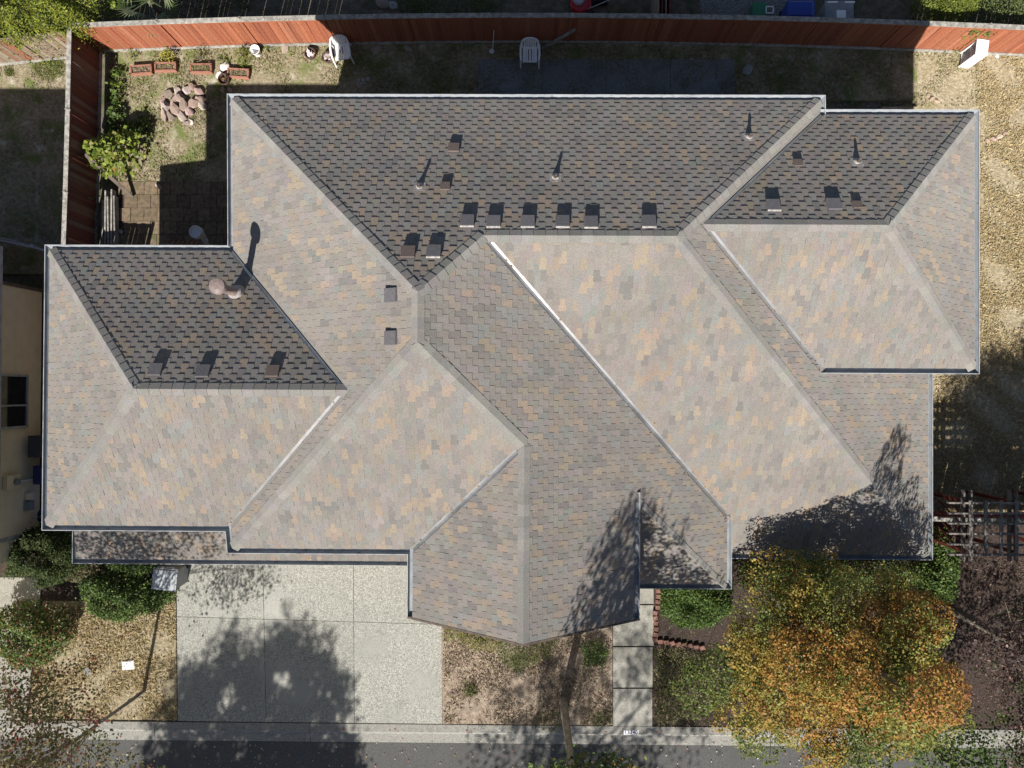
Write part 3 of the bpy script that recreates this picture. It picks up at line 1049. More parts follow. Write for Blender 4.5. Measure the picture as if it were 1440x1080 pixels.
# ------------------------------------------------------------------ fences
def fence_run(root, path, h, colours, cap=True, posts=True, kick=True, bw=0.142, post_every=2.44, face=1, name='board'):
    """boards along a polyline of (x, y); every board, post, cap and rail is a piece of its own"""
    meshes = []
    for k in range(10):
        mb = MB()
        mb.box((0, 0, (h - 0.12) / 2 + 0.1), (bw - 0.006, 0.019, h - 0.14), col=jit(colours[k % len(colours)], 0.14))
        me = mb.mesh('board')
        me.materials.append(M_BOARD)
        meshes.append(me)
    pm = MB()
    pm.box((0, 0, h / 2), (0.09, 0.09, h), col=jit(colours[0], 0.05))
    pme = pm.mesh('post')
    pme.materials.append(M_BOARD)
    cm = MB()
    cm.box((0, 0, h + 0.045), (0.125, 0.125, 0.03))
    cm.box((0, 0, h + 0.075), (0.10, 0.10, 0.04), taper=0.3)
    cme = cm.mesh('post_cap')
    cme.materials.append(M_WEATH)
    seg = []
    tot = 0.0
    for a, b in zip(path[:-1], path[1:]):
        L = math.hypot(b[0] - a[0], b[1] - a[1])
        seg.append((a, b, tot, L))
        tot += L

    def at(s):
        for a, b, s0, L in seg:
            if s <= s0 + L + 1e-6:
                t = (s - s0) / L
                return (a[0] + (b[0] - a[0]) * t, a[1] + (b[1] - a[1]) * t), math.atan2(b[1] - a[1], b[0] - a[0])
        a, b, s0, L = seg[-1]
        return b, math.atan2(b[1] - a[1], b[0] - a[0])
    s = bw / 2
    while s < tot:
        (x, y), ang = at(s)
        o = bpy.data.objects.new(name, random.choice(meshes))
        COL.objects.link(o)
        o.parent = root
        off = random.uniform(-.003, .003)
        o.location = (x - math.sin(ang) * off, y + math.cos(ang) * off, random.uniform(-.012, .004))
        o.rotation_euler = (random.uniform(-.008, .008), random.uniform(-.006, .006), ang + random.uniform(-.02, .02))
        s += bw
    plist = []
    stops = list(np.arange(0.05, tot - 0.6, post_every)) + [tot - 0.03]
    for s in stops:
        (x, y), ang = at(float(s))
        plist.append((x, y, ang))
        if posts:
            o = bpy.data.objects.new('post', pme)
            COL.objects.link(o)
            o.parent = root
            o.location = (x, y, -0.02)
            o.rotation_euler = (0, 0, ang)
            if cap:
                c = bpy.data.objects.new('post_cap', cme)
                COL.objects.link(c)
                c.parent = o
                c.rotation_euler = (0, 0, 0.6)
    for (p, q) in zip(plist[:-1], plist[1:]):
        nx, ny = -math.sin(p[2]), math.cos(p[2])
        if cap:
            mb = MB()
            mb.beam((p[0], p[1], h + 0.012), (q[0], q[1], h + 0.012 + random.uniform(-.008, .008)), 0.135, 0.032)
            mb.build('cap_board', M_WEATH, root)
        mb = MB()
        mb.beam((p[0] + nx * -.03 * face, p[1] + ny * -.03 * face, h - 0.075), (q[0] + nx * -.03 * face, q[1] + ny * -.03 * face, h - 0.075), 0.035, 0.09, col=jit(colours[0], .06))
        mb.build('rail', M_BOARD, root)
        if kick:
            mb = MB()
            mb.beam((p[0] + nx * -.034 * face, p[1] + ny * -.034 * face, 0.08), (q[0] + nx * -.034 * face, q[1] + ny * -.034 * face, 0.075 + random.uniform(-.01, .015)), 0.035, 0.13)
            mb.build('kick_board', M_WEATH, root)
    return plist


def fy(x):
    return 11.03 - 0.0017 * (x - 0.5) ** 2


RED = [(0.27, 0.096, 0.052), (0.30, 0.106, 0.058), (0.245, 0.085, 0.047), (0.29, 0.115, 0.068)]
DULL = [(0.19, 0.066, 0.045), (0.22, 0.12, 0.08), (0.17, 0.058, 0.04), (0.25, 0.16, 0.11)]
OLD = [(0.25, 0.19, 0.14), (0.21, 0.155, 0.115), (0.24, 0.13, 0.085), (0.29, 0.23, 0.17), (0.21, 0.09, 0.055)]
bf = thing('back_fence', 'long red stained board fence with grey cap along the back yard', 'fence', (0, 0, 0))
fence_run(bf, [(x, fy(x)) for x in np.linspace(-13.22, 17.6, 14)], 1.83, RED)
lf = thing('side_fence', 'dull red board fence with grey cap between the two yards', 'fence', (0, 0, 0))
fence_run(lf, [(-13.30, 10.72), (-13.34, 7.0), (-13.42, 3.6)], 1.83, DULL, face=-1)
of = thing('old_fence', 'weathered brown board fence behind the left neighbour lawn', 'fence', (0, 0, 0))
fence_run(of, [(-20.0, 9.9), (-16.2, 10.30), (-13.36, 10.62)], 1.75, OLD, cap=False)
gf = thing('grey_fence', 'plain grey board fence panel against the tan house wall', 'fence', (0, 0, 0))
GREY = [(0.36, 0.37, 0.40), (0.33, 0.34, 0.37), (0.38, 0.39, 0.41)]
fence_run(gf, [(-17.6, 4.75), (-15.2, 4.45), (-13.55, 3.98)], 1.8, GREY, kick=False, cap=False, post_every=1.6)
sg = thing('side_gate', 'red board gate across the narrow side passage by the left wing', 'gate', (0, 0, 0))
fence_run(sg, [(-13.36, 3.50), (-11.95, 3.50)], 1.83, DULL, cap=False, kick=False, post_every=1.3)
rf = thing('garden_fence', 'dark red fence with pale cap under the pergola', 'fence', (0, 0, 0))
fence_run(rf, [(11.45, -3.62), (14.0, -3.66), (18.0, -3.7)], 1.75, [(0.20, 0.06, 0.045), (0.17, 0.05, 0.04)], kick=False)

# ------------------------------------------------------------------ foliage helpers
def leaf_mesh(name, C, Nrm, size, colours, mat, parent=None, ratio=0.55, kind=None, fold=0.0):
    """one rhombic blade per point: C centres, Nrm facing, size lengths"""
    C = np.asarray(C, dtype=np.float64)
    n = len(C)
    Nrm = Nrm / np.linalg.norm(Nrm, axis=1, keepdims=True)
    a = rng.normal(size=(n, 3))
    t = np.cross(Nrm, a)
    t /= np.linalg.norm(t, axis=1, keepdims=True)
    s = np.cross(Nrm, t)
    L = np.asarray(size).reshape(-1, 1) * np.ones((n, 1))
    v = np.empty((n, 4, 3))
    v[:, 0] = C - t * L * 0.5
    v[:, 1] = C + s * L * ratio * 0.5 + Nrm * L * fold
    v[:, 2] = C + t * L * 0.5
    v[:, 3] = C - s * L * ratio * 0.5 + Nrm * L * fold
    me = bpy.data.meshes.new(name)
    me.vertices.add(n * 4)
    me.vertices.foreach_set('co', v.reshape(-1))
    me.loops.add(n * 4)
    me.loops.foreach_set('vertex_index', np.arange(n * 4, dtype=np.int32))
    me.polygons.add(n)
    me.polygons.foreach_set('loop_start', np.arange(0, n * 4, 4, dtype=np.int32))
    me.polygons.foreach_set('loop_total', np.full(n, 4, dtype=np.int32))
    me.update(calc_edges=True)
    at = me.attributes.new('piece_colour', 'FLOAT_COLOR', 'CORNER')
    cb = np.ones((n, 4, 4), dtype=np.float32)
    cb[:, :, :3] = np.asarray(colours)[:, None, :]
    at.data.foreach_set('color', cb.ravel())
    me.materials.append(mat)
    o = bpy.data.objects.new(name, me)
    COL.objects.link(o)
    if parent is not None:
        o.parent = parent
    if kind:
        o['kind'] = kind
    return o


def pick_colours(n, palette, weights, jitter=0.2):
    w = np.array(weights, float)
    idx = rng.choice(len(palette), size=n, p=w / w.sum())
    c = np.array(palette)[idx]
    return np.clip(c * (1 + rng.uniform(-jitter, jitter, (n, 1))) * (1 + rng.uniform(-.06, .06, (n, 3))), 0.003, 1)


def crown(blobs, n_clump, per_clump, clump_r, palette, weights, shell=0.55, up=0.5, flat=1.0, bias=None):
    """leaf points: clumps set near the surface of each blob (x, y, z, r), colours vary clump by clump"""
    B = np.array([b[:4] for b in blobs], float)
    w = B[:, 3] ** 2
    bi = rng.choice(len(B), size=n_clump, p=w / w.sum())
    d = rng.normal(size=(n_clump, 3))
    d /= np.linalg.norm(d, axis=1, keepdims=True)
    d[:, 2] = np.where(rng.random(n_clump) < 0.65, np.abs(d[:, 2]), d[:, 2])
    r = B[bi, 3] * (shell + (1 - shell) * rng.random(n_clump) ** 0.6)
    cc = B[bi, :3] + d * r[:, None] * np.array([1, 1, flat])
    wts = np.array(weights, float)
    W = np.tile(wts / wts.sum(), (n_clump, 1))
    if bias is not None:
        W = W * bias(cc)
        W /= W.sum(axis=1, keepdims=True)
    ccol = np.array([palette[rng.choice(len(palette), p=W[i])] for i in range(n_clump)])
    k = np.repeat(np.arange(n_clump), per_clump)
    rr = clump_r * (0.5 + rng.random(n_clump))[k]
    P3 = cc[k] + rng.normal(size=(len(k), 3)) * rr[:, None] * np.array([0.55, 0.55, 0.4])
    nr = rng.normal(size=(len(k), 3)) + np.array([0, 0, up * 2.0]) + d[k] * 0.5
    colr = ccol[k].copy()
    mix = rng.random(len(k)) < 0.09
    alt = np.array(palette)[rng.choice(len(palette), size=mix.sum(), p=wts / wts.sum())]
    colr[mix] = alt
    colr = np.clip(colr * (1 + rng.uniform(-.28, .28, (len(k), 1))), 0.004, 1)
    return P3, nr, colr, cc


def limbs(base, top, ends, r0, lean=0.1, n=8):
    mb = MB()
    b, t = Vector(base), Vector(top)
    mid = b.lerp(t, 0.5) + Vector((random.uniform(-lean, lean), random.uniform(-lean, lean), 0))
    path = [b + Vector((0, 0, -0.05)), b.lerp(mid, .5), mid, mid.lerp(t, .5), t]
    mb.tube(path, [r0 * 1.25, r0, r0 * .8, r0 * .6, r0 * .25], n)
    for e in ends:
        e = Vector(e)
        f = min(0.9, max(0.25, random.uniform(.3, .75)))
        s = b.lerp(mid, f * 2) if f < .5 else mid.lerp(t, (f - .5) * 2)
        if s.z > e.z:
            s = b.lerp(mid, 0.9)
        m = s.lerp(e, .5) + Vector((random.uniform(-.12, .12), random.uniform(-.12, .12), random.uniform(0, .25)))
        mb.tube([s, m, e], [r0 * .38, r0 * .22, r0 * .07], 5)
        for _ in range(3):
            q = e + Vector((random.uniform(-.6, .6), random.uniform(-.6, .6), random.uniform(-.1, .5)))
            mb.tube([m.lerp(e, random.uniform(.3, .95)), q], [r0 * .10, r0 * .03], 4)
    return mb


def tree(name, label, cat, base, top, blobs, n_clump, per, cr, leaf, palette, weights, bark, r0, group=None, up=0.5, shell=0.5, ratio=0.6, bias=None, nlimb=14):
    root = thing(name, label, cat, (base[0], base[1], 0), 0, group)
    off = Vector((base[0], base[1], 0))
    P3, nr, colr, cc = crown(blobs, n_clump, per, cr, palette, weights, shell, up, bias=bias)
    o3 = np.array([base[0], base[1], 0.0])
    sel = rng.choice(len(cc), size=min(nlimb, len(cc)), replace=False)
    mb = limbs(base, top, [tuple(cc[i]) for i in sel], r0)
    mb.v = [(p[0] - off.x, p[1] - off.y, p[2]) for p in mb.v]
    mb.build('trunk', bark, root, smooth=True)
    leaf_mesh('crown', P3 - o3, nr, leaf * (0.7 + 0.6 * rng.random(len(P3))), colr, M_LEAF, root, ratio)
    return root


GRN = [(0.075, 0.125, 0.028), (0.115, 0.18, 0.04), (0.16, 0.225, 0.055), (0.05, 0.085, 0.024)]
YGR = [(0.17, 0.22, 0.03), (0.23, 0.28, 0.045), (0.11, 0.16, 0.03), (0.30, 0.30, 0.08)]
AUT = [(0.37, 0.16, 0.04), (0.32, 0.215, 0.05), (0.19, 0.185, 0.045), (0.075, 0.105, 0.026), (0.35, 0.11, 0.055), (0.27, 0.25, 0.08)]

# maple turning orange beside the front walk
mx, my = 8.05, -6.35


maple_blobs = [(mx, my, 5.4, 1.5), (mx - 1.5, my - .6, 5.1, 1.3), (mx + 1.3, my - .5, 5.3, 1.3), (mx + .1, my - 1.8, 5.0, 1.35),
               (mx - .7, my + .9, 5.5, 1.05), (mx + .8, my + .8, 5.7, 1.05), (mx + .2, my - .2, 7.3, 1.0), (mx + .4, my - .1, 8.5, .55),
               (mx - 1.7, my + .9, 4.9, 0.8), (mx - 1.1, my - 2.1, 4.4, .95), (mx + 1.4, my - 1.6, 4.6, .95), (mx - 2.0, my - 1.4, 4.0, .8),
               (mx + 1.8, my + .6, 5.0, .8), (mx - .9, my - .5, 6.6, .95), (mx + .95, my - .6, 6.6, .9), (mx + 1.5, my + .95, 5.0, .75), (mx - 1.0, my + 1.0, 4.7, .9), (mx - 2.1, my - .1, 4.2, .7),
               (mx - 2.6, my - 1.1, 3.7, .55), (mx - 2.2, my - 2.3, 3.5, .6), (mx + 2.3, my - .7, 4.7, .5), (mx + .7, my - 2.9, 3.7, .5), (mx + .6, my, 9.1, .4), (mx + .55, my, 9.7, .25),
               (mx - 1.0, my + .9, 6.6, .4), (mx - 2.2, my + 1.2, 5.3, .4), (mx + .2, my + .7, 6.9, .4)]


def bough_tree(name, label, cat, base, top, blobs, n_bough, per, leaf, pick, bark, r0, size=(.38, .72), nlimb=24):
    """crown built bough by bough: each bough is a domed tuft of small leaves with a colour of its own"""
    root = thing(name, label, cat, (base[0], base[1], 0))
    B = np.array(blobs, float)
    w = B[:, 3] ** 2
    cen = []
    tries = 0
    while len(cen) < n_bough and tries < 40000:
        tries += 1
        i = rng.choice(len(B), p=w / w.sum())
        d = rng.normal(size=3)
        d /= np.linalg.norm(d)
        if d[2] < -0.25:
            d[2] = -d[2]
        p = B[i, :3] + d * B[i, 3] * (0.55 + 0.45 * rng.random())
        if all(np.linalg.norm(p - c[0]) > 0.78 * c[1] for c in cen):
            cen.append((p, rng.uniform(*size)))
    P_, N_, C_ = [], [], []
    for p, r in cen:
        n = int(per * (r / .55) ** 2)
        d = rng.normal(size=(n, 3))
        d /= np.linalg.norm(d, axis=1, keepdims=True)
        d[:, 2] = np.where(rng.random(n) < .72, np.abs(d[:, 2]), d[:, 2])
        lump = 1 + .22 * np.sin(d[:, 0] * 5 + p[0] * 7) * np.sin(d[:, 1] * 5 + p[1] * 5)
        rad = r * lump * (0.74 + 0.30 * rng.random(n) ** .5)
        P_.append(p + d * rad[:, None] * np.array([1.12, 1.12, .72]))
        N_.append(rng.normal(size=(n, 3)) * .8 + d * .9 + np.array([0, 0, .5]))
        col, alt = pick(p)
        c = np.where((rng.random(n) < .16)[:, None], np.array(alt)[None], np.array(col)[None])
        C_.append(np.clip(c * (1 + rng.uniform(-.32, .32, (n, 1))) * (1 + rng.uniform(-.08, .08, (n, 3))), .004, 1))
    P3, nr, colr = np.concatenate(P_), np.concatenate(N_), np.concatenate(C_)
    o3 = np.array([base[0], base[1], 0.0])
    sel = rng.choice(len(cen), size=min(nlimb, len(cen)), replace=False)
    mb = limbs(base, top, [tuple(cen[i][0]) for i in sel], r0)
    mb.v = [(q[0] - base[0], q[1] - base[1], q[2]) for q in mb.v]
    mb.build('trunk', bark, root, smooth=True)
    leaf_mesh('crown', P3 - o3, nr, leaf * (0.65 + 0.7 * rng.random(len(P3))), colr, M_LEAF, root, .75)
    return root


def maple_pick(p):
    dist = math.hypot(p[0] - (mx + .55), p[1] - (my - .35))
    q = .80 - .17 * dist + rng.normal() * .38
    if p[0] < mx - 1.7 or p[1] < my - 2.2:
        q -= .25
    if q > 1.12:
        return (0.40, 0.16, 0.05), (0.40, 0.23, 0.05)
    if q > .58:
        return (0.38, 0.195, 0.045), (0.35, 0.25, 0.055)
    if q > .34:
        return (0.34, 0.265, 0.055), (0.40, 0.21, 0.05)
    if q > .10:
        return (0.24, 0.255, 0.055), (0.34, 0.28, 0.08)
    return (0.11, 0.15, 0.032), (0.22, 0.23, 0.06)


bough_tree('maple_tree', 'broad maple with orange and green autumn leaves beside the front roof corner', 'tree', (mx, my, 0), (mx + .4, my - .1, 8.2),
           maple_blobs, 110, 820, .064, maple_pick, M_BARK, .16, size=(.34, .78))

# sparse tree turning red at the left kerb
tx, ty = U(203, 972)
red_blobs = [(tx, ty, 5.5, 1.9), (tx - 1.6, ty + 1.0, 5.0, 1.6), (tx + 1.5, ty - .6, 5.2, 1.3), (tx + .1, ty + 1.5, 4.7, 1.3), (tx - .3, ty, 7.3, 1.6), (tx + .5, ty + .6, 8.2, 1.2),
             (tx - 1.4, ty - .4, 6.8, 1.4), (tx + 2.3, ty - 1.1, 4.8, .75), (tx - 1.2, ty + 1.6, 4.3, 1.0), (tx + .9, ty + .4, 6.6, 1.1), (tx + 1.4, ty - 1.3, 4.4, .8),
             (tx - 1.2, ty + .5, 8.9, 1.3), (tx + .5, ty + .4, 9.3, 1.3), (tx + 1.7, ty + .3, 8.6, 1.1), (tx - .3, ty + .2, 8.4, 1.3)]
tree('street_tree', 'sparse young tree with olive and red leaves at the left kerb', 'tree', (tx, ty, 0), (tx - .3, ty + .1, 6.4),
     red_blobs, 1400, 12, .30, .082, [(0.22, 0.20, 0.08), (0.14, 0.16, 0.05), (0.33, 0.075, 0.06), (0.27, 0.20, 0.10), (0.25, 0.14, 0.07)], [1.3, 1.2, .4, .9, .5],
     M_PALE, .05, shell=.25, ratio=.75, nlimb=36)

# slim street tree in the middle of the front lawn
sx, sy = U(792, 985)
slim_blobs = [(sx - .6, sy - .5, 8.6, 1.1), (sx - .5, sy - .2, 9.9, 1.2), (sx + .5, sy - .4, 9.2, 1.1), (sx - 1.1, sy - .2, 9.4, 1.0), (sx - .5, sy, 11.2, 1.1), (sx - .4, sy, 12.4, .9),
              (sx + 1.3, sy - .2, 9.6, 1.0), (sx + 1.9, sy - .3, 8.9, .8), (sx + .15, sy - .6, 4.9, .6), (sx - .5, sy - .7, 5.3, .5), (sx + .8, sy - .6, 5.6, .5), (sx + .6, sy + .2, 10.6, 1.0), (sx, sy - .35, 4.7, .8), (sx + .9, sy - .2, 4.9, .7), (sx - .8, sy - .3, 4.8, .6), (sx + .2, sy - .5, 5.9, .8)]
tree('slim_tree', 'slim pale-trunked tree with small green leaves by the kerb', 'tree', (sx, sy, 0), (sx - .05, sy - .1, 11.8),
     slim_blobs, 980, 17, .27, .11, GRN + [(0.22, 0.24, 0.05), (0.30, 0.20, 0.05)], [1, 1.2, 1, .8, .7, .2], M_PALE, .105, shell=.3, ratio=.6, nlimb=26)

# plum and its green neighbour in the right corner
plx, ply = 13.3, -6.6
tree('plum_tree', 'dark purple-leaved plum tree beyond the pergola', 'tree', (plx, ply, 0), (plx, ply, 7.5),
     [(plx, ply, 5.8, 1.6), (plx - 1.0, ply + .2, 5.0, 1.2), (plx + 1.1, ply, 5.6, 1.5), (plx, ply - 1.3, 5.4, 1.4), (plx - .2, ply + 1.1, 5.5, 1.2), (plx + 2.2, ply + .5, 6.0, 1.5), (13.5, -8.5, 8.5, 1.3), (12.3, -8.9, 8.3, 1.2), (14.6, -7.8, 8.6, 1.3), (13.0, -8.0, 7.4, 1.0), (plx - .2, ply - 2.2, 5.2, 1.2), (plx + .3, ply, 7.0, 1.1)],
     1100, 24, .26, .08, [(0.055, 0.033, 0.03), (0.085, 0.048, 0.042), (0.032, 0.022, 0.022), (0.27, 0.165, 0.14), (0.08, 0.085, 0.035)], [1, 1, .8, .6, .7], M_BARK, .12, shell=.4)
gx, gy = 11.9, -10.1
tree('corner_tree', 'small loose green tree at the street corner past the maple', 'tree', (gx, gy, 0), (gx, gy, 4.6),
     [(gx, gy, 3.6, 1.2), (gx + 1.1, gy + .4, 3.4, 1.1), (gx + .3, gy - .9, 3.3, 1.1), (gx + 2.1, gy - .3, 3.6, 1.2), (gx - .5, gy + .5, 3.2, .7)],
     300, 16, .26, .105, GRN + [(0.20, 0.21, 0.06)], [1, 1, .9, .9, .5], M_BARK, .10, shell=.4)
# taller tree further along the side garden, mostly out of the picture, that shades the side lawn
lx, ly = 16.3, -6.2
tree('side_tree', 'tall dense dark tree shading the side lawn at the picture edge', 'tree', (lx, ly, 0), (lx, ly, 9.0),
     [(lx, ly, 6.6, 2.0), (lx - 1.6, ly + .3, 5.6, 1.5), (lx + 1.5, ly, 6.0, 1.8), (lx - .3, ly + 1.6, 5.9, 1.5), (lx - .4, ly - 1.6, 6.2, 1.6), (lx, ly, 8.2, 1.3), (lx - 2.6, ly + .6, 5.0, 1.1)],
     900, 20, .30, .13, GRN, [1, .8, .5, 1.2], M_BARK, .2, shell=.35)
# trees across the street whose shadows reach the driveway
ox, oy = -10.4, -20.6
tree('far_tree', 'big dense tree across the street from the driveway', 'tree', (ox, oy, 0), (ox, oy, 13.0),
     [(ox, oy, 8.5, 2.4), (ox - 1.5, oy, 7.2, 2.0), (ox + 1.6, oy, 8.2, 2.0), (ox - 1.4, oy, 10.9, 1.6), (ox + .3, oy, 11.4, 1.6), (ox + 1.7, oy, 10.6, 1.4), (ox + 2.4, oy + .6, 6.6, 1.8), (ox - 1.6, oy, 5.0, 1.8), (ox + 1.0, oy, 5.5, 2.4), (ox - 2.2, oy, 9.4, 1.4), (ox + 3.2, oy, 5.0, 1.8), (ox - 2.7, oy, 7.4, 1.3), (ox - 2.6, oy, 5.2, 1.5), (ox - 2.4, oy, 10.9, 1.0)]
     + [(ox + x, oy, z, r) for x, zt in ((-2.3, 12.0), (-1.6, 13.3), (-.7, 12.6), (.1, 13.9), (.8, 13.2), (1.5, 12.9), (2.2, 11.6), (2.9, 9.6)) for z, r in ((zt, .3), (zt - .6, .42), (zt - 1.2, .55))],
     2100, 20, .30, .16, GRN, [1, 1, .6, 1], M_BARK, .28, shell=.3)
oz, ow = -0.9, -20.6
tree('far_tree', 'slimmer loose tree across the street from the front lawn', 'tree', (oz, ow, 0), (oz, ow, 13.0),
     [(oz, ow, 8.6, 1.9), (oz - 1.6, ow, 7.6, 1.6), (oz + 1.6, ow, 8.0, 1.8), (oz, ow, 10.8, 1.8), (oz - 1.4, ow, 10.4, 1.5), (oz + 1.3, ow, 12.0, 1.4), (oz - .6, ow, 12.6, 1.3), (oz + 3.0, ow, 9.0, 1.5), (oz + 3.6, ow, 11.0, 1.3), (oz + 2.2, ow, 12.4, 1.0)],
     420, 15, .36, .15, GRN, [1, 1, .6, 1], M_BARK, .2, shell=.3)

# hedges and shrubs
def bush(name, label, cat, px_pts, z0, z1, n, leaf, palette, weights, group=None, ratio=.6, up=.6, rim=0.25, stem=True):
    """a clipped or loose mass of leaves over a footprint given by points on the ground"""
    pl = [np.array(p) for p in px_pts]
    c = sum(pl) / len(pl)
    root = thing(name, label, cat, (c[0], c[1], 0), 0, group)
    xs = np.array([p[0] for p in pl])
    ys_ = np.array([p[1] for p in pl])
    pts = []
    A = np.array(pl)
    while len(pts) < n:
        q = rng.uniform([xs.min(), ys_.min()], [xs.max(), ys_.max()], (n, 2))
        ins = np.zeros(len(q), bool)
        j = len(A) - 1
        for i in range(len(A)):
            cond = ((A[i, 1] > q[:, 1]) != (A[j, 1] > q[:, 1])) & (q[:, 0] < (A[j, 0] - A[i, 0]) * (q[:, 1] - A[i, 1]) / (A[j, 1] - A[i, 1] + 1e-12) + A[i, 0])
            ins ^= cond
            j = i
        pts += list(q[ins])
    q = np.array(pts[:n])
    # distance to the outline gives a domed top
    dmin = np.full(n, 9.0)
    for i in range(len(A)):
        a, b = A[i], A[(i + 1) % len(A)]
        ab = b - a
        t = np.clip(((q - a) @ ab) / (ab @ ab), 0, 1)
        dmin = np.minimum(dmin, np.linalg.norm(q - (a + t[:, None] * ab), axis=1))
    dome = np.clip(dmin / rim, 0, 1) ** 0.5
    lump = 0.86 + 0.14 * np.sin(q[:, 0] * 6.1 + q[:, 1] * 3.7) * np.sin(q[:, 1] * 5.3 - q[:, 0] * 2.2)
    ztop = z0 + (z1 - z0) * (0.35 + 0.65 * dome) * lump
    z = ztop - np.abs(rng.normal(size=n)) * 0.10 - (rng.random(n) < 0.25) * rng.random(n) * (ztop - 0.05)
    stray = rng.random(n) < .05
    q = q + rng.normal(size=(n, 2)) * .045 + np.where(stray[:, None], rng.normal(size=(n, 2)) * .13, 0)
    z = z + np.where(stray, np.abs(rng.normal(size=n)) * .10, 0)
    z = z - .22 * (z1 - z0) * np.clip(np.sin(q[:, 0] * 3.1 + 1.7 * np.sin(q[:, 1] * 2.3)) * np.sin(q[:, 1] * 3.7 + 1.1), 0, 1)
    C = np.column_stack([q - c, np.maximum(z, 0.03)])
    nr = rng.normal(size=(n, 3)) + np.array([0, 0, up * 2])
    leaf_mesh('foliage', C, nr, leaf * (0.7 + .6 * rng.random(n)), pick_colours(n, palette, weights, .3), M_LEAF, root, ratio)
    if stem:
        mb = MB()
        for _ in range(5):
            e = C[rng.integers(n)]
            mb.tube([(e[0] * .3, e[1] * .3, 0), (e[0] * .6, e[1] * .6, z1 * .4), (e[0], e[1], max(.05, e[2] - .05))], [.025, .018, .006], 5)
        mb.build('stem', M_BARK, root)
    return root


def ppx(pts, h=0.0):
    return [U(x, y, h) for x, y in pts]


bush('hedge', 'clipped dark green hedge between bin and dry front lawn', 'hedge', ppx([(108, 812), (150, 806), (232, 826), (240, 842), (216, 862), (160, 877), (118, 862)], .7), .1, 1.15, 9000, .075,
     GRN, [1, 1, 1, .8], rim=.3)
bush('box_hedge', 'low rounded green hedge by the brick edging at the entry', 'hedge', ppx([(930, 812), (1030, 812), (1032, 862), (1000, 884), (960, 886), (934, 868)], .6), .1, 1.0, 9500, .07,
     [(0.06, 0.115, 0.02), (0.10, 0.165, 0.03), (0.14, 0.19, 0.045), (0.045, 0.08, 0.02)], [1, 1, .7, .7], rim=.3)
bush('conifer_shrub', 'dark spreading conifer shrub by the neighbour wall corner', 'shrub', ppx([(4, 752), (60, 742), (112, 760), (112, 800), (70, 826), (45, 832), (40, 815), (6, 812)], 1.2), .3, 1.9, 15000, .085,
     [(0.05, 0.08, 0.02), (0.075, 0.105, 0.028), (0.035, 0.06, 0.016), (0.12, 0.14, 0.035)], [1, .9, 1, .4], ratio=.35, rim=.55)
bush('eave_shrub', 'small olive shrub tucked under the low front eave', 'shrub', ppx([(150, 780), (235, 780), (228, 804), (190, 810), (155, 800)], .8), .2, 1.3, 2600, .07, GRN, [1, 1, .7, 1], rim=.3)
bush('twiggy_shrub', 'twiggy brown-green shrub between conifer and low roof corner', 'shrub', ppx([(84, 796), (130, 788), (138, 806), (110, 822), (86, 818)], .8), .2, 1.2, 1400, .06,
     [(0.15, 0.13, 0.06), (0.10, 0.11, 0.04), (0.24, 0.19, 0.11)], [1, 1, .6], rim=.3)
bush('rhododendron', 'green bush with red young leaves beside the neighbour driveway', 'shrub', ppx([(-8, 858), (40, 850), (84, 866), (92, 900), (70, 932), (20, 946), (-8, 920)], .8), .2, 1.5, 7000, .085,
     GRN + [(0.33, 0.08, 0.06), (0.20, 0.21, 0.05)], [1, 1.2, 1, .4, .45, .6], rim=.5)
bush('entry_shrub', 'low arching green shrub under the gable point', 'shrub', ppx([(700, 898), (750, 900), (790, 898), (772, 925), (730, 948), (702, 930)], .3), .05, .65, 2600, .07,
     [(0.10, 0.13, 0.03), (0.16, 0.19, 0.05), (0.06, 0.08, 0.02)], [1, 1, .8], ratio=.25, rim=.3)
bush('weed_patch', 'bright yellow-green weeds at the driveway edge under the eave', 'weeds', ppx([(624, 878), (660, 880), (712, 898), (700, 918), (668, 918), (640, 900), (624, 905)], .2), .02, .38, 1700, .07,
     [(0.24, 0.25, 0.06), (0.32, 0.30, 0.10), (0.13, 0.15, 0.04)], [1, 1, .6], ratio=.25, rim=.3)
bush('walk_shrub', 'round green clump beside the top of the front walk', 'shrub', ppx([(818, 908), (842, 902), (858, 918), (848, 940), (822, 936)], .3), .05, .6, 1300, .07, GRN, [1, .8, .5, 1], rim=.3, ratio=.4)
for lab, pts in (('low green weeds at the foot of the slim tree', [(752, 1005), (785, 1000), (800, 1022), (770, 1030), (750, 1022)]),
                 ('low green weeds at the kerb corner of the walk', [(828, 1002), (858, 1000), (860, 1020), (835, 1024)]),
                 ('low green weeds by the kerb under the left of the maple', [(960, 985), (1010, 975), (1030, 1000), (1010, 1021), (965, 1020)]),
                 ('small bright weed clump on the bare front lawn', [(652, 965), (668, 962), (672, 978), (656, 982)])):
    bush('weed_patch', lab, 'weeds', ppx(pts, .1), .01, .25, 520, .06, [(0.10, 0.12, 0.03), (0.16, 0.17, 0.05), (0.06, 0.075, 0.02)], [1, 1, .8], ratio=.3, rim=.3, stem=False)
bush('bed_weeds', 'mixed green and straw weeds filling the bed right of the walk', 'weeds', ppx([(922, 912), (960, 912), (1000, 925), (1012, 960), (985, 1000), (950, 1019), (922, 1020)], .2), .02, .45, 3600, .075,
     [(0.13, 0.16, 0.045), (0.20, 0.21, 0.07), (0.30, 0.25, 0.13), (0.08, 0.10, 0.03)], [1, 1, .7, .8], ratio=.3, rim=.4)
bush('corner_shrub', 'loose green shrub beside the low right roof corner', 'shrub', ppx([(1312, 742), (1338, 750), (1350, 790), (1340, 850), (1300, 850), (1298, 795), (1312, 790)], .7), .2, 1.3, 5200, .085, GRN, [.8, 1.2, 1, .8], rim=.4)
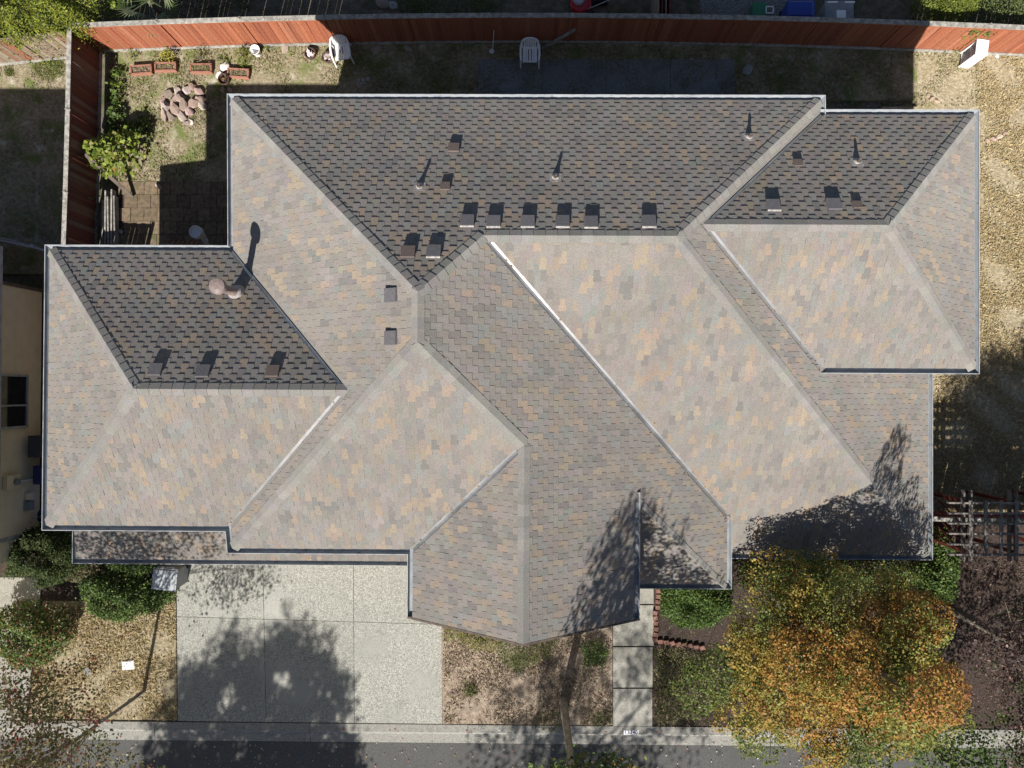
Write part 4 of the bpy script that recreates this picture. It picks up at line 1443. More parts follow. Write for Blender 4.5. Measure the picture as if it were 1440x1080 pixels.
bush('under_shrub', 'dark green shrubs growing under the front eave behind the maple', 'shrub', ppx([(1040, 792), (1300, 792), (1300, 830), (1180, 838), (1045, 830)], .6), .2, 1.1, 6000, .085, GRN + [(0.25, 0.2, 0.06)], [1, 1.2, .8, 1, .4], rim=.4)
bush('vine_shrub', 'bright yellow-green big-leaved climber against the side fence', 'shrub', ppx([(104, 222), (112, 196), (136, 190), (160, 176), (190, 184), (192, 206), (172, 238), (146, 244), (120, 230)], 1.0), .3, 1.6, 600, .15,
     YGR + [(0.42, 0.25, 0.06)], [1, 1.2, .8, .5, .12], ratio=.85, rim=.5, up=.9)
bush('dark_creeper', 'dark leafy creeper in shade along the side fence foot', 'creeper', ppx([(152, 150), (172, 150), (176, 172), (205, 160), (208, 172), (180, 196), (150, 190)], .3), .05, .6, 420, .12, GRN, [1, .8, .6, 1], ratio=.8, rim=.3)
bush('creeper_tip', 'thin creeper stem with a few leaves hanging on the red fence', 'creeper', ppx([(102, 232), (112, 232), (122, 268), (126, 276), (116, 278), (104, 250)], .9), .6, 1.1, 26, .13, YGR, [1, 1, 1, .4], ratio=.8, rim=.2)
bush('fence_creeper', 'low leafy creeper in the fence shadow by the planters', 'creeper', ppx([(150, 95), (170, 92), (172, 140), (160, 148), (150, 140)], .3), .05, .4, 190, .11, GRN + [YGR[0]], [1, 1, .6, .6, 1], ratio=.8, rim=.2)

# plants behind the back fence and beside the planters
bush('conifer_hedge', 'bright yellow-green conifer hedge over the old fence corner', 'hedge', ppx([(-120, -60), (124, -60), (134, 0), (124, 40), (96, 50), (60, 46), (34, 60), (0, 54), (-120, 50)], 1.9), 1.2, 2.9, 30000, .10,
     [(0.21, 0.25, 0.03), (0.30, 0.32, 0.045), (0.13, 0.16, 0.025), (0.06, 0.085, 0.018)], [1, 1, .8, .5], ratio=.35, rim=.6)
bush('clipped_shrub', 'clipped yellow-green shrub over the right end of the back fence', 'shrub', ppx([(1302, -50), (1380, -50), (1382, 8), (1362, 19), (1330, 16), (1306, 2)], 1.4), .5, 2.1, 9000, .075,
     [(0.16, 0.20, 0.03), (0.22, 0.25, 0.04), (0.10, 0.13, 0.025)], [1, 1, .8], ratio=.4, rim=.5)
bush('mounded_shrub', 'mounded mid-green shrub at the far right beyond the fence', 'shrub', ppx([(1384, -50), (1500, -50), (1500, 20), (1440, 22), (1392, 16)], 1.4), .5, 2.1, 9000, .075,
     [(0.11, 0.15, 0.05), (0.16, 0.19, 0.07), (0.07, 0.10, 0.03)], [1, 1, .8], ratio=.4, rim=.5)
bush('leafy_sprig', 'light green sprig behind the back fence beside the palm', 'shrub', ppx([(142, -4), (168, -4), (166, 8), (150, 12)], 1.2), .6, 1.6, 160, .12, YGR, [1, 1, .8, .2], ratio=.7, rim=.2)
for lab, pts, pal in (('leafy green sprig hanging over the right end of the fence', [(1362, 36), (1384, 34), (1384, 44), (1366, 46)], YGR),
                      ('second leafy sprig further right over the back fence', [(1388, 34), (1408, 32), (1406, 44), (1390, 46)], GRN)):
    bush('fence_sprig', lab, 'creeper', ppx(pts, 1.6), 1.3, 1.75, 150, .10, pal, [1, 1, .8, .3], ratio=.45, rim=.15, stem=False)
for lab, c, r, h, n, pal in (('small bright green plant at the fence corner', (186, 76), 8, .35, 90, YGR), ('yellow-green bush behind the second planter', (233, 78), 11, .55, 240, [(0.40, 0.36, 0.03), (0.32, 0.32, 0.04)]),
                             ('dry wispy plant behind the third planter', (281, 78), 13, .5, 120, [(0.25, 0.22, 0.10), (0.14, 0.15, 0.05)]), ('small yellow-green plant left of the tall one', (313, 82), 8, .35, 90, YGR),
                             ('taller leafy plant behind the fourth planter', (340, 78), 13, .75, 240, [(0.17, 0.20, 0.04), (0.25, 0.25, 0.06)]), ('tiny green plant beside the white bucket', (374, 68), 5, .25, 50, YGR),
                             ('dark purple seedling beside the yellow bush', (244, 68), 6, .4, 60, [(0.06, 0.035, 0.04), (0.1, 0.06, 0.05)])):
    pts = [(c[0] + r * math.cos(t), c[1] + r * math.sin(t)) for t in np.linspace(0, 2 * math.pi, 8)[:-1]]
    bush('garden_plant', lab, 'plant', ppx(pts, h * .5), .05, h, n, .075, pal, [1] * len(pal), ratio=.4, rim=.2)
for lab, c, r in (('round green weed tuft on the left neighbour lawn', (14, 103), 6), ('wide patch of green weeds on the neighbour lawn by the side fence', (70, 98), 24)):
    pts = [(c[0] + r * math.cos(t), c[1] + r * .7 * math.sin(t)) for t in np.linspace(0, 2 * math.pi, 10)[:-1]]
    bush('weed_patch', lab, 'weeds', ppx(pts), .01, .14, 60 * r, .06, [(0.12, 0.15, 0.04), (0.20, 0.20, 0.06)], [1, 1], ratio=.3, rim=.3, stem=False)

# fan palm behind the back fence
px0, py0 = U(212, 2, 0.9)
palm = thing('fan_palm', 'fan palm with pointed green leaves behind the back fence', 'palm', (px0, py0, 0))
mb = MB()
mb.tube([(0, 0, 0), (.03, 0, .5), (0, 0, 1.0)], [.13, .12, .10], 10)
mb.build('trunk', M_BARK, palm)
for k in range(13):
    t = k * 2.4
    el = random.uniform(.1, .75)
    d = Vector((math.cos(t) * math.cos(el), math.sin(t) * math.cos(el), math.sin(el)))
    hub = Vector((0, 0, 1.0)) + d * random.uniform(.55, .8)
    mb = MB()
    col = jit(random.choice([(0.10, 0.15, 0.05), (0.15, 0.20, 0.07), (0.07, 0.10, 0.03), (0.26, 0.30, 0.16)]), .1)
    side = d.cross(Vector((0, 0, 1))).normalized()
    upn = side.cross(d)
    mb.tube([(0, 0, 1.0), hub], [.018, .010], 5, col=col)
    for j in range(15):
        a = (j - 7) / 7 * 1.9
        e = hub + (d * math.cos(a) + side * math.sin(a)) * random.uniform(.42, .52) + Vector((0, 0, -.06 - .05 * abs(a)))
        m = hub.lerp(e, .5) + upn * .03
        s2 = (e - hub).cross(upn).normalized() * .02
        mb.face([hub, m - s2, e, m + s2], col)
    mb.build('palm_frond', M_LEAF, palm)

# ------------------------------------------------------------------ yard things
def chair(label, loc, rz):
    r = thing('garden_chair', label, 'chair', loc, rz, 'white plastic garden chairs by the back fence')
    st = MB()
    st.box((0, -.235, .41), (.44, .05, .03))
    st.box((0, .19, .41), (.42, .07, .025))
    for k, w in ((-.17, .105), (-.083, .055), (0, .055), (.083, .055), (.17, .105)):
        st.box((k, -.02, .405), (w, .40, .02))
    st.build('seat', M_WPLAST, r)
    bk = MB()
    pts = []
    for k in range(13):
        a = math.pi * k / 12
        pts.append((-.25 * math.cos(a), .26 + .07 * math.sin(a), .66 + .16 * math.sin(a)))
    bk.tube(pts, .026, 7)
    for k in range(7):
        x = (k - 3) * .058
        bk.box((x, .262 + .02 * (1 - abs(k - 3) / 3), .59), (.045, .02, .40), mat=Matrix.Rotation(-.16, 3, 'X'))
    bk.build('backrest', M_WPLAST, r)
    for s in (-1, 1):
        ar = MB()
        ar.tube([(s * .25, .27, .66), (s * .285, .12, .655), (s * .29, -.12, .64), (s * .275, -.25, .61)], [.024, .032, .034, .026], 7)
        ar.tube([(s * .25, .26, .66), (s * .24, .22, .42)], .022, 6)
        ar.build('armrest', M_WPLAST, r)
        for y0, y1, z1 in ((-.25, -.275, .61), (.22, .33, .42)):
            lg = MB()
            lg.tube([(s * .275 if y0 < 0 else s * .23, y0, z1), (s * .285, y1, 0)], [.03, .022], 7)
            lg.build('leg', M_WPLAST, r)
    return r


c1 = U(745, 84)
chair('white plastic armchair standing on the shaded back patio edge', (c1[0], c1[1], .03), 0.0)
c2 = U(484, 80)
chair('white plastic armchair at the fence, half in sunlight, by two pots', (c2[0], c2[1], 0), 0.16)


def planter(label, px, py, ang, colr):
    x, y = U(px, py, .1)
    r = thing('planter', label, 'planter', (x, y, 0), ang, 'terracotta trough planters by the back fence')
    mb = MB()
    L, W, H = .66, .24, .20
    for (cx, cy, sx, sy) in ((0, -W / 2, L, .025), (0, W / 2, L, .025), (-L / 2 + .0125, 0, .025, W - .025), (L / 2 - .0125, 0, .025, W - .025)):
        mb.box((cx, cy, H / 2), (sx, sy, H))
        mb.box((cx, cy, H - .012), (sx + (.02 if sx > .1 else .02), sy + .02, .026))
    mb.box((0, 0, .02), (L - .06, W - .03, .03))
    mb.build('trough', M_TERRA, r)
    s = MB()
    s.box((0, 0, .13), (L - .05, W - .03, .03))
    s.build('soil', M_SOIL, r)
    n = 46
    C = np.column_stack([rng.uniform(-.28, .28, n), rng.uniform(-.08, .08, n), rng.uniform(.15, .24, n)])
    leaf_mesh('plants', C, rng.normal(size=(n, 3)) + np.array([0, 0, .5]), np.full(n, .08), pick_colours(n, colr, [1] * len(colr)), M_LEAF, r, .35)


planter('leftmost terracotta trough filled with pale dry stalks', 200, 99, .07, [(0.45, 0.38, 0.28), (0.35, 0.28, 0.2)])
planter('terracotta trough with bare soil below the yellow-green bush', 234, 95, .02, [(0.3, 0.24, 0.12), (0.2, 0.16, 0.1)])
planter('terracotta trough with green and yellow seedlings', 284, 97, .0, [(0.25, 0.27, 0.07), (0.16, 0.19, 0.05)])
planter('terracotta trough beside the white stones, the rightmost one', 336, 104, -.06, [(0.3, 0.26, 0.14), (0.22, 0.2, 0.1)])


def rock(px, py, s, colr, label, group=None, cat='rock', h=0.0, sq=(1, 1, .7), name='rock'):
    x, y = U(px, py, h + s * .25)
    bm = bmesh.new()
    bmesh.ops.create_icosphere(bm, subdivisions=1, radius=1.0)
    for _ in range(5):
        nv = Vector((random.gauss(0, 1), random.gauss(0, 1), random.gauss(.4, 1))).normalized()
        bmesh.ops.bisect_plane(bm, geom=bm.verts[:] + bm.edges[:] + bm.faces[:], plane_co=nv * random.uniform(.5, .8), plane_no=nv, clear_outer=True)
        bmesh.ops.contextual_create(bm, geom=[e for e in bm.edges if e.is_boundary])
    me = bpy.data.meshes.new(name)
    rot = Matrix.Rotation(random.uniform(0, 6), 4, 'Z') @ Matrix.Rotation(random.uniform(-.4, .4), 4, 'X')
    for v in bm.verts:
        v.co = Vector((v.co.x * sq[0], v.co.y * sq[1], v.co.z * sq[2])) * s * .5
    bmesh.ops.transform(bm, matrix=rot, verts=bm.verts)
    bm.to_mesh(me)
    bm.free()
    at = me.attributes.new('piece_colour', 'FLOAT_COLOR', 'CORNER')
    buf = np.ones((len(me.loops), 4), dtype=np.float32)
    buf[:, :3] = colr
    at.data.foreach_set('color', buf.ravel())
    me.materials.append(M_STONE)
    o = bpy.data.objects.new(name, me)
    COL.objects.link(o)
    o.location = (x, y, h + s * .5 * sq[2] * .55)
    tag(o, label, cat, group)
    return o


PINK = [(0.36, 0.27, 0.235), (0.32, 0.235, 0.20), (0.41, 0.34, 0.30), (0.29, 0.235, 0.20)]
heap = [(236, 132, .34, 0), (244, 142, .40, 0), (252, 138, .42, .05), (233, 150, .42, 0), (246, 153, .44, .05), (258, 148, .36, .1), (240, 163, .40, 0),
        (256, 164, .38, 0), (266, 156, .40, .02), (272, 144, .42, .05), (281, 140, .40, 0), (280, 128, .36, 0), (262, 127, .34, 0), (270, 122, .32, 0), (284, 148, .34, 0), (250, 128, .3, 0), (229, 141, .26, 0), (263, 172, .26, 0)]
ORD = ['leftmost', 'second from the left', 'third from the left', 'fourth from the left', 'fifth from the left', 'rightmost']
heap.sort(key=lambda q: q[1])
for row, rn in ((heap[:6], 'top'), (heap[6:12], 'middle'), (heap[12:], 'bottom')):
    for q, od in zip(sorted(row), ORD):
        rock(q[0], q[1], q[2], jit(random.choice(PINK), .1), 'angular pinkish stone in the %s row of the rock heap, %s' % (rn, od), 'stones of the back lawn heap', h=q[3], sq=(1.1, .8, .8))
rock(231, 160, .52, (0.46, 0.36, 0.31), 'long slab-like pinkish stone leaning at the lower left of the heap', 'stones of the back lawn heap', sq=(.35, 1.2, .8))
rock(268, 171, .22, (0.62, 0.58, 0.53), 'small whitish stone below the rock heap', sq=(1.2, .9, .6))
rock(317, 94, .34, (0.70, 0.66, 0.62), 'tall white stone beside the rightmost planter', sq=(.9, 1.2, .8))
rock(309, 106, .30, (0.66, 0.63, 0.60), 'round white stone beside the dark pot', sq=(1, 1, .8))
for (px, py, lab) in ((313, 126, 'left'), (323, 126, 'right')):
    rock(px, py, .24, (0.40, 0.28, 0.23), lab + ' one of the two round pink stones by the main roof corner', 'pair of pink stones', sq=(1, .7, .6))
for (px, py, s, lab) in ((505, 112, .13, 'upper left pebble'), (511, 112, .13, 'upper middle pebble'), (518, 111, .16, 'largest upper right pebble'), (503, 118, .12, 'lower left pebble'), (511, 117, .09, 'small lower middle pebble'), (515, 117, .09, 'small lower right pebble')):
    rock(px, py, s, jit((0.42, 0.41, 0.37), .15), lab + ' in the little group on the shaded lawn', 'little group of pebbles', cat='pebble', name='pebble')
for (px, py, s, lab) in ((400, 66, .36, 'flat tan stone at the fence foot left of the pots'), (529, 69, .34, 'flat grey stone at the shaded fence foot'), (573, 67, .26, 'small flat stone at the fence foot right of the chair'),
                         (973, 84, .2, 'reddish stone on the back patio edge')):
    rock(px, py, s, (0.38, 0.31, 0.25), lab, sq=(1.3, .7, .35))
rock(1051, 99, .42, (0.34, 0.36, 0.36), 'grey squarish boulder in the shade beyond the patio', sq=(.8, 1.0, .9), cat='boulder', name='boulder')
for (px, py, s, lab) in ((1311, 139, .2, 'middle'), (1305, 135, .17, 'left'), (1318, 142, .18, 'right')):
    rock(px, py, s, (0.42, 0.32, 0.25), lab + ' brown stone of the three beside the right wing eave', 'arc of brown stones', sq=(1.2, .7, .6))
for n_, (px, py, s, c) in enumerate(((1389, 197, .2, (0.42, 0.30, 0.25)), (1398, 195, .22, (0.44, 0.33, 0.28)), (1406, 192, .22, (0.55, 0.45, 0.36)), (1414, 187, .18, (0.40, 0.28, 0.22)))):
    rock(px, py, s, c, ('leftmost', 'second', 'third and palest', 'rightmost')[n_] + ' brick-sized stone in the row on the dry side lawn', 'row of stones on the side lawn', sq=(1.1, .8, .6))
rock(1403, 78, .16, (0.72, 0.72, 0.72), 'small white lump on the grass right of the white cabinet', sq=(1, 1, .7))
for (px, py, lab) in ((124, 943, 'round grey valve lid on the front lawn'),):
    x, y = U(px, py)
    mb = MB()
    mb.lathe((0, 0, 0), [(.12, 0), (.12, .03), (.11, .035), (0, .035)], 18)
    o = mb.build('valve_lid', M_GREYP, None)
    o.location = (x, y, .004)
    tag(o, lab, 'lid')

# pots by the chair
for px, py, r_, lab, sc in ((437, 77, .17, 'round dark pot holding a white bag by the fence', 'w'), (461, 82, .16, 'round dark pot with pink and white scraps beside the chair', 'p'), (316, 113, .17, 'round dark pot of brown leaves by white stones', 'b')):
    x, y = U(px, py, .12)
    r = thing('flower_pot', lab, 'pot', (x, y, 0))
    mb = MB()
    mb.lathe((0, 0, 0), [(r_ * .7, 0), (r_, .22), (r_ * 1.06, .22), (r_ * 1.06, .25), (r_ * .92, .25), (r_ * .85, .16), (0, .15)], 18)
    mb.build('pot_body', mat_noise('dark_pot', [(0.10, 0.06, 0.05)], .7) if 'dark_pot' not in MATS else MATS['dark_pot'], r)
    n = 14
    C = np.column_stack([rng.uniform(-.09, .09, n), rng.uniform(-.09, .09, n), rng.uniform(.17, .30, n)])
    pal = {'w': [(0.75, 0.75, 0.76), (0.7, 0.5, 0.45)], 'p': [(0.75, 0.6, 0.56), (0.8, 0.78, 0.76)], 'b': [(0.25, 0.13, 0.06), (0.12, 0.08, 0.05)]}[sc]
    leaf_mesh('pot_contents', C, rng.normal(size=(n, 3)) + np.array([0, 0, 1.2]), np.full(n, .15), pick_colours(n, pal, [1] * len(pal), .1), M_LEAF, r, .8)

# white bucket at the fence
x, y = U(360, 72, .2)
bk = thing('bucket', 'white open bucket standing at the sunny back fence', 'bucket', (x, y, 0))
mb = MB()
mb.lathe((0, 0, 0), [(.11, 0), (.145, .34), (.155, .34), (.155, .31), (.150, .31), (.135, .33), (.105, .03), (0, .03)], 20)
mb.build('bucket_body', M_WPLAST, bk, smooth=True)
mb = MB()
mb.tube([(.15 * math.cos(a), .15 * math.sin(a) * .3 - .08, .34 - .12 * math.sin(a)) for a in np.linspace(0, math.pi, 9)], .006, 5)
mb.build('handle', M_STEEL, bk)

# mallet-like putter and plank leaning on the shaded fence
a = U(693, 71, .02)
b = U(694.5, 44, 1.0)
pt = thing('garden_club', 'thin white-headed golf club leaning on the shaded fence', 'golf club', (a[0], a[1], 0))
mb = MB()
mb.tube([(0, 0, .05), (b[0] - a[0], fy(b[0]) - .07 - a[1], 1.0)], .012, 7)
mb.build('shaft', M_WMETAL, pt)
mb = MB()
mb.lathe((-.03, -.03, 0), [(.0, .0), (.075, .015), (.08, .05), (.04, .08), (0, .085)], 10)
mb.build('club_head', M_WMETAL, pt)
a = U(763, 69, .0)
b = U(809, 46, 1.1)
mb = MB()
mb.beam((a[0], a[1], .05), (b[0], fy(b[0]) - .08, 1.08), .09, .04)
o = mb.build('wood_plank', M_WEATH, None)
tag(o, 'long plank leaning on the fence behind the patio chair', 'plank')

# white open cabinet on the right lawn
cx_, cy_ = U(1353, 90)
cb = thing('cabinet', 'white open-sided cabinet standing on the dry lawn by the fence', 'cabinet', (cx_ + .06, cy_ + .10, 0), -.12)
for nm, c, s in (('side_panel', (0, -.21, .5), (.34, .024, 1.0)), ('side_panel', (0, .21, .5), (.34, .024, 1.0)), ('back_panel', (.16, 0, .5), (.02, .396, 1.0)),
                 ('top_panel', (0, 0, 1.014), (.36, .47, .026)), ('shelf', (0, 0, .10), (.30, .39, .02)), ('shelf', (0.02, 0, .55), (.26, .39, .02))):
    mb = MB()
    mb.box(c, s)
    mb.build(nm, M_WPLAST, cb)

# rubbish bin by the garage
bx, by = U(231, 815, 1.05)
rb = thing('rubbish_bin', 'pale grey wheeled bin with wide lid in front of the garage eave', 'bin', (bx, by, 0), -.09)
mb = MB()
mb.box((0, 0, .5), (.62, .56, .96), taper=1.08)
mb.build('bin_body', M_GREYP, rb)
lid = MB()
lid.box((0, 0, 1.02), (.74, .66, .035))
lid.box((0, 0, 1.055), (.68, .60, .04), taper=.92)
M_BINL = mat_noise('bin_lid_grey', [(0.50, 0.53, 0.56), ((0.42, 0.45, 0.48), 4, .4, .6)], .45)
lo = lid.build('lid', M_BINL, rb)
for s in (-1, 1):
    mb = MB()
    mb.tube([(s * .30, .30, .12), (s * .36, .30, .12)], .12, 14)
    mb.build('wheel', M_BLACK, rb)
mb = MB()
mb.tube([(-.28, .36, 1.0), (.28, .36, 1.0)], .018, 8)
mb.build('handle', M_GREYP, rb)

# water meter cover and address plate
x, y = U(181, 935)
mc = MB()
mc.box((0, 0, .02), (.38, .27, .04))
mc.box((0, 0, .047), (.34, .23, .012))
o = mc.build('meter_cover', M_WPLAST, None)
o.location = (x, y, .004)
o.rotation_euler = (0, 0, .12)
tag(o, 'white rectangular utility cover set in the dry front lawn', 'cover')

x, y = U(887.3, 1029.4)
pl = MB()
pl.box((0, 0, 0), (.46, .135, .006))
ap = pl.build('address_plate', M_PLATE, None)
ap.location = (x, y, .036)
tag(ap, 'white house number painted plate 13340 on the kerb', 'address plate')
cu = bpy.data.curves.new('house_number', 'FONT')
cu.body = '13340'
cu.size = .155
cu.align_x = 'CENTER'
cu.align_y = 'CENTER'
cu.extrude = .001
cu.offset = .003
cu.space_character = 1.08
cu.materials.append(M_INK)
tmp_ = bpy.data.objects.new('house_number_curve', cu)
COL.objects.link(tmp_)
bpy.context.view_layer.update()
nme = bpy.data.meshes.new_from_object(tmp_.evaluated_get(bpy.context.evaluated_depsgraph_get()))
bpy.data.objects.remove(tmp_)
fo_ = bpy.data.objects.new('house_number', nme)
COL.objects.link(fo_)
fo_.parent = ap
fo_.location = (0, 0, .0045)

# brick edging by the entry walk
bm_ = MB()
bm_.box((0, 0, 0), (.15, .135, .12), taper=.93)
bme = bm_.mesh('edging_brick')
bme.materials.append(M_BRICK)
line = [(924.5, 800), (924.5, 858), (921, 880), (921, 900)]
random.seed(5)
ed = thing('brick_edging', 'single row of old red bricks between walk and hedge', 'edging', (0, 0, 0))
pts = []
for i in range(14):
    yv = 800 + i * 7.6
    xv = 924.5 if yv < 860 else 921.5
    pts.append((xv + random.uniform(-.8, .8), yv, random.uniform(-.2, .2)))
for i in range(8):
    pts.append((928 + i * 8.4, 901.5 + i * 1.2, 0.2 + random.uniform(-.15, .15)))
for (xv, yv, ang) in pts:
    x, y = U(xv, yv)
    o = bpy.data.objects.new('brick', bme)
    COL.objects.link(o)
    o.parent = ed
    o.location = (x, y, .055 + random.uniform(-.015, .015))
    o.rotation_euler = (random.uniform(-.12, .12), random.uniform(-.12, .12), ang)

# planks standing on edge and slats by the left side of the patio
st = thing('plank_stack', 'weathered planks leaning along the side fence by the paver patio', 'planks', (0, 0, 0))
for k in range(5):
    xk = -13.05 + k * .10
    mb = MB()
    mb.beam((xk, 3.75, .16 + .05 * (k % 2)), (xk + random.uniform(-.03, .03), 6.0 + random.uniform(-.2, .3), .18 + .05 * (k % 3)), .045, .26)
    mb.build('plank', M_WEATH, st)
x, y = U(138, 228, .9)
mb = MB()
mb.beam((-13.15, 7.1, 1.2), (-12.2, 6.05, .12), .10, .05)
o = mb.build('wood_plank', M_TRIM, None)
tag(o, 'dark slanting plank under the yellow-green climber by the fence', 'plank')
x, y = U(247, 346, .35)
pa = thing('slat_pallet', 'brown slatted wooden pallet at the foot of the back wall', 'pallet', (x, y - .1, 0), .0)
for k in range(7):
    mb = MB()
    mb.beam((-.5 + k * .15, -.35, .30 - .0), (-.15 + k * .15, .30, .10), .07, .03)
    mb.build('slat', mat_noise('slat_wood', [(0.36, 0.20, 0.10), ((0.26, 0.14, 0.08), 9, .4, .6)], .8) if 'slat_wood' not in MATS else MATS['slat_wood'], pa)
for yy_ in (-.25, .18):
    mb = MB()
    mb.box((.15, yy_, .05), (1.3, .07, .09))
    mb.build('bearer', M_WEATH, pa)
rock(223, 262, .26, (0.40, 0.33, 0.29), 'upright pale brick on the shaded patio edge', sq=(.6, 1.1, .9))
rock(170, 326, .17, (0.4, 0.4, 0.38), 'small pale stone on the shaded passage floor', sq=(1, 1, .7))

# ------------------------------------------------------------------ pergola in the side garden
pg = thing('pergola', 'weathered open pergola of crossing beams beside the right eave', 'pergola', (0, 0, 0))
HP = 2.75
for yv in (707, 721.7, 735.8, 750.2, 765.2, 779.6):
    x0, y0 = U(1333, yv, HP)
    mb = MB()
    mb.beam((x0, y0, HP), (x0 + 4.4, y0 + random.uniform(-.02, .02), HP), .045, .14)
    mb.build('rafter', M_PERG, pg)
for xv in (1365.5, 1386.5, 1408, 1430, 1452, 1474):
    x0, y0 = U(xv, 704, HP + .1)
    _, y1 = U(xv, 782, HP + .1)
    mb = MB()
    mb.beam((x0, y0, HP + .092), (x0, y1, HP + .092), .10 if xv < 1370 else .085, .04)
    mb.build('cross_slat', M_PERG, pg)
for xv in (1354, 1364.5, 1419, 1428, 1492, 1502):
    x0, y0 = U(xv, 689, HP - .16)
    _, y1 = U(xv, 789, HP - .16)
    mb = MB()
    mb.beam((x0, y0, HP - .15), (x0, y1, HP - .15), .045, .15)
    mb.build('beam', M_PERG, pg)
for xv in (1359, 1424, 1497):
    for yv in (706, 776):
        x0, y0 = U(xv, yv, HP - .2)
        mb = MB()
        mb.box((x0, y0, (HP - .24) / 2), (.09, .09, HP - .24))
        mb.build('post', M_REDW, pg)
    if xv != 1359:
        continue
    xa, ya = U(xv, 700, HP - .2)
    _, yb = U(xv, 780, HP - .2)
    for k in range(6):
        t0 = k / 6
        mb = MB()
        mb.beam((xa, ya + (yb - ya) * t0, 1.0), (xa, ya + (yb - ya) * min(1, t0 + .33), 2.35), .035, .03)
        mb.build('lattice_strip', M_REDW, pg)

# ------------------------------------------------------------------ neighbour on the left
def on_x(px, py, X):
    d = np.array([(px - 720) / FPX, -(py - 540) / FPX, 1.0])
    w = RM.T @ d
    t = X / w[0]
    return float(w[1] * t), float(CAM_H - w[2] * t)


nh = thing('neighbour_house', 'tan lap-sided house at the left picture edge', 'house', (0, 0, 0))
NX = -14.98
NY0, NY1 = -4.42, 3.10
mb = MB()
mb.box(((NX - .2) - 4.9, (NY0 + NY1) / 2, 1.47), (9.8, NY1 - NY0 - .04, 2.94))
mb.build('wall_core', M_NSID, nh)
for k in range(17):
    z = .08 + k * .178
    mb = MB()
    m3 = Matrix.Rotation(-.06, 3, 'Y')
    mb.box((NX - .10, (NY0 + NY1) / 2, z + .089), (.02, NY1 - NY0, .186), mat=m3)
    mb.build('siding_board', M_NSID, nh)
for yv in (NY0, NY1):
    mb = MB()
    mb.box((NX - .09, yv, 1.45), (.06, .10, 2.9))
    mb.build('corner_board', M_LIP if yv < 0 else M_TRIM, nh)
EX, EZ = -14.66, 3.02
NRY0, NRY1 = -4.78, 3.98
mb = MB()
mb.v += [(EX, NRY0, EZ), (EX, NRY1, EZ), (EX - 4.5, NRY1 - 4.5, EZ + 1.6), (EX - 4.5, NRY0 + 4.3, EZ + 1.6), (EX - 10, NRY0, EZ), (EX - 10, NRY1, EZ),
         (EX, NRY0, EZ - .12), (EX, NRY1, EZ - .12), (EX - 10, NRY0, EZ - .12), (EX - 10, NRY1, EZ - .12)]
mb.f += [(0, 1, 2, 3), (1, 5, 2), (0, 3, 4), (2, 5, 4, 3), (6, 8, 9, 7), (0, 6, 7, 1), (1, 7, 9, 5), (0, 4, 8, 6)]
mb.c += [None] * 8
mb.build('roof', M_DECK, nh)
mb = MB()
mb.beam((EX + .07, NRY0 - .02, EZ - .06), (EX + .07, NRY1 + .02, EZ - .06), .12, .12)
mb.build('gutter', M_LIP, nh)
for k in range(5):
    ya = NRY1 - .15 - k * 1.02
    mb = MB()
    mb.face([(EX - .05, ya, EZ + .06), (EX - 1.6, ya, EZ + .62), (EX - 1.6, ya - 1.0, EZ + .62), (EX - .05, ya - 1.0, EZ + .06)])
    so = mb.build('solar_panel', M_NAVY, nh)
    mb = MB()
    mb.beam((EX - .04, ya, EZ + .065), (EX - .04, ya - 1.0, EZ + .065), .03, .03)
    mb.beam((EX - .04, ya, EZ + .065), (EX - 1.6, ya, EZ + .63), .03, .03)
    mb.build('panel_frame', M_LIP, so)
mb = MB()
mb.box((-19.6, -1.0, 3.1), (9.0, 8.2, 6.2))
mb.build('upper_storey', M_NSID, nh)
mb = MB()
mb.prism([(-24.4, -5.4), (-15.0, -5.4), (-15.0, 3.35), (-24.4, 3.35)], 6.15, 6.28)
mb.build('upper_roof', M_DECK, nh)
# window
ya, _ = on_x(22, 528, NX)
yb, _ = on_x(22, 601, NX)
wz0 = on_x(40, 565, NX)[1]
wz1 = wz0 + 1.35
wf = MB()
for (y, z, sy, sz) in ((ya, (wz0 + wz1) / 2, .06, wz1 - wz0), (yb, (wz0 + wz1) / 2, .06, wz1 - wz0), ((ya + yb) / 2, wz0, ya - yb + .06, .07), ((ya + yb) / 2, wz1, ya - yb + .06, .06), ((ya + yb) / 2 - .12, (wz0 + wz1) / 2, .05, wz1 - wz0 - .1)):
    wf.box((NX - .05, y, z), (.07, sy, sz))
wfo = wf.build('window', M_LIP, nh)
mb = MB()
mb.box((NX - .07, (ya + yb) / 2, (wz0 + wz1) / 2), (.02, ya - yb - .02, wz1 - wz0 - .02))
mb.build('pane', M_GLASS, wfo)
# electricity meter and conduit
my_, mz_ = on_x(16, 678, NX)
mt = MB()
mt.box((NX, my_, mz_), (.14, .40, .62))
mto = mt.build('meter_box', M_NSID, nh)
mb = MB()
mb.tube([(NX + .06, my_, mz_ - .08), (NX + .17, my_, mz_ - .08)], .10, 16)
mb.build('meter_dial', M_GREYP, mto)
mb = MB()
mb.tube([(NX - .02, my_ - .02, mz_ - .3), (NX - .02, my_ - .02, .25)], .03, 8)
mb.build('conduit', M_WPLAST, mto)
for (yp, hz_, sx_, sy_, sz_, mt_) in ((695, .75, .12, .20, .25, M_NSID), (708, .75, .14, .28, .32, M_GREYP)):
    yq, _ = on_x(54, yp, NX)
    mb = MB()
    mb.box((NX - .01, yq, hz_), (sx_, sy_, sz_))
    mb.build('utility_box', mt_, nh)
yq, _ = on_x(56, 724, NX)
hr = thing('hose_reel', 'dark coiled hose at the foot of the tan wall', 'hose', (NX + .14, yq, 0))
mb = MB()
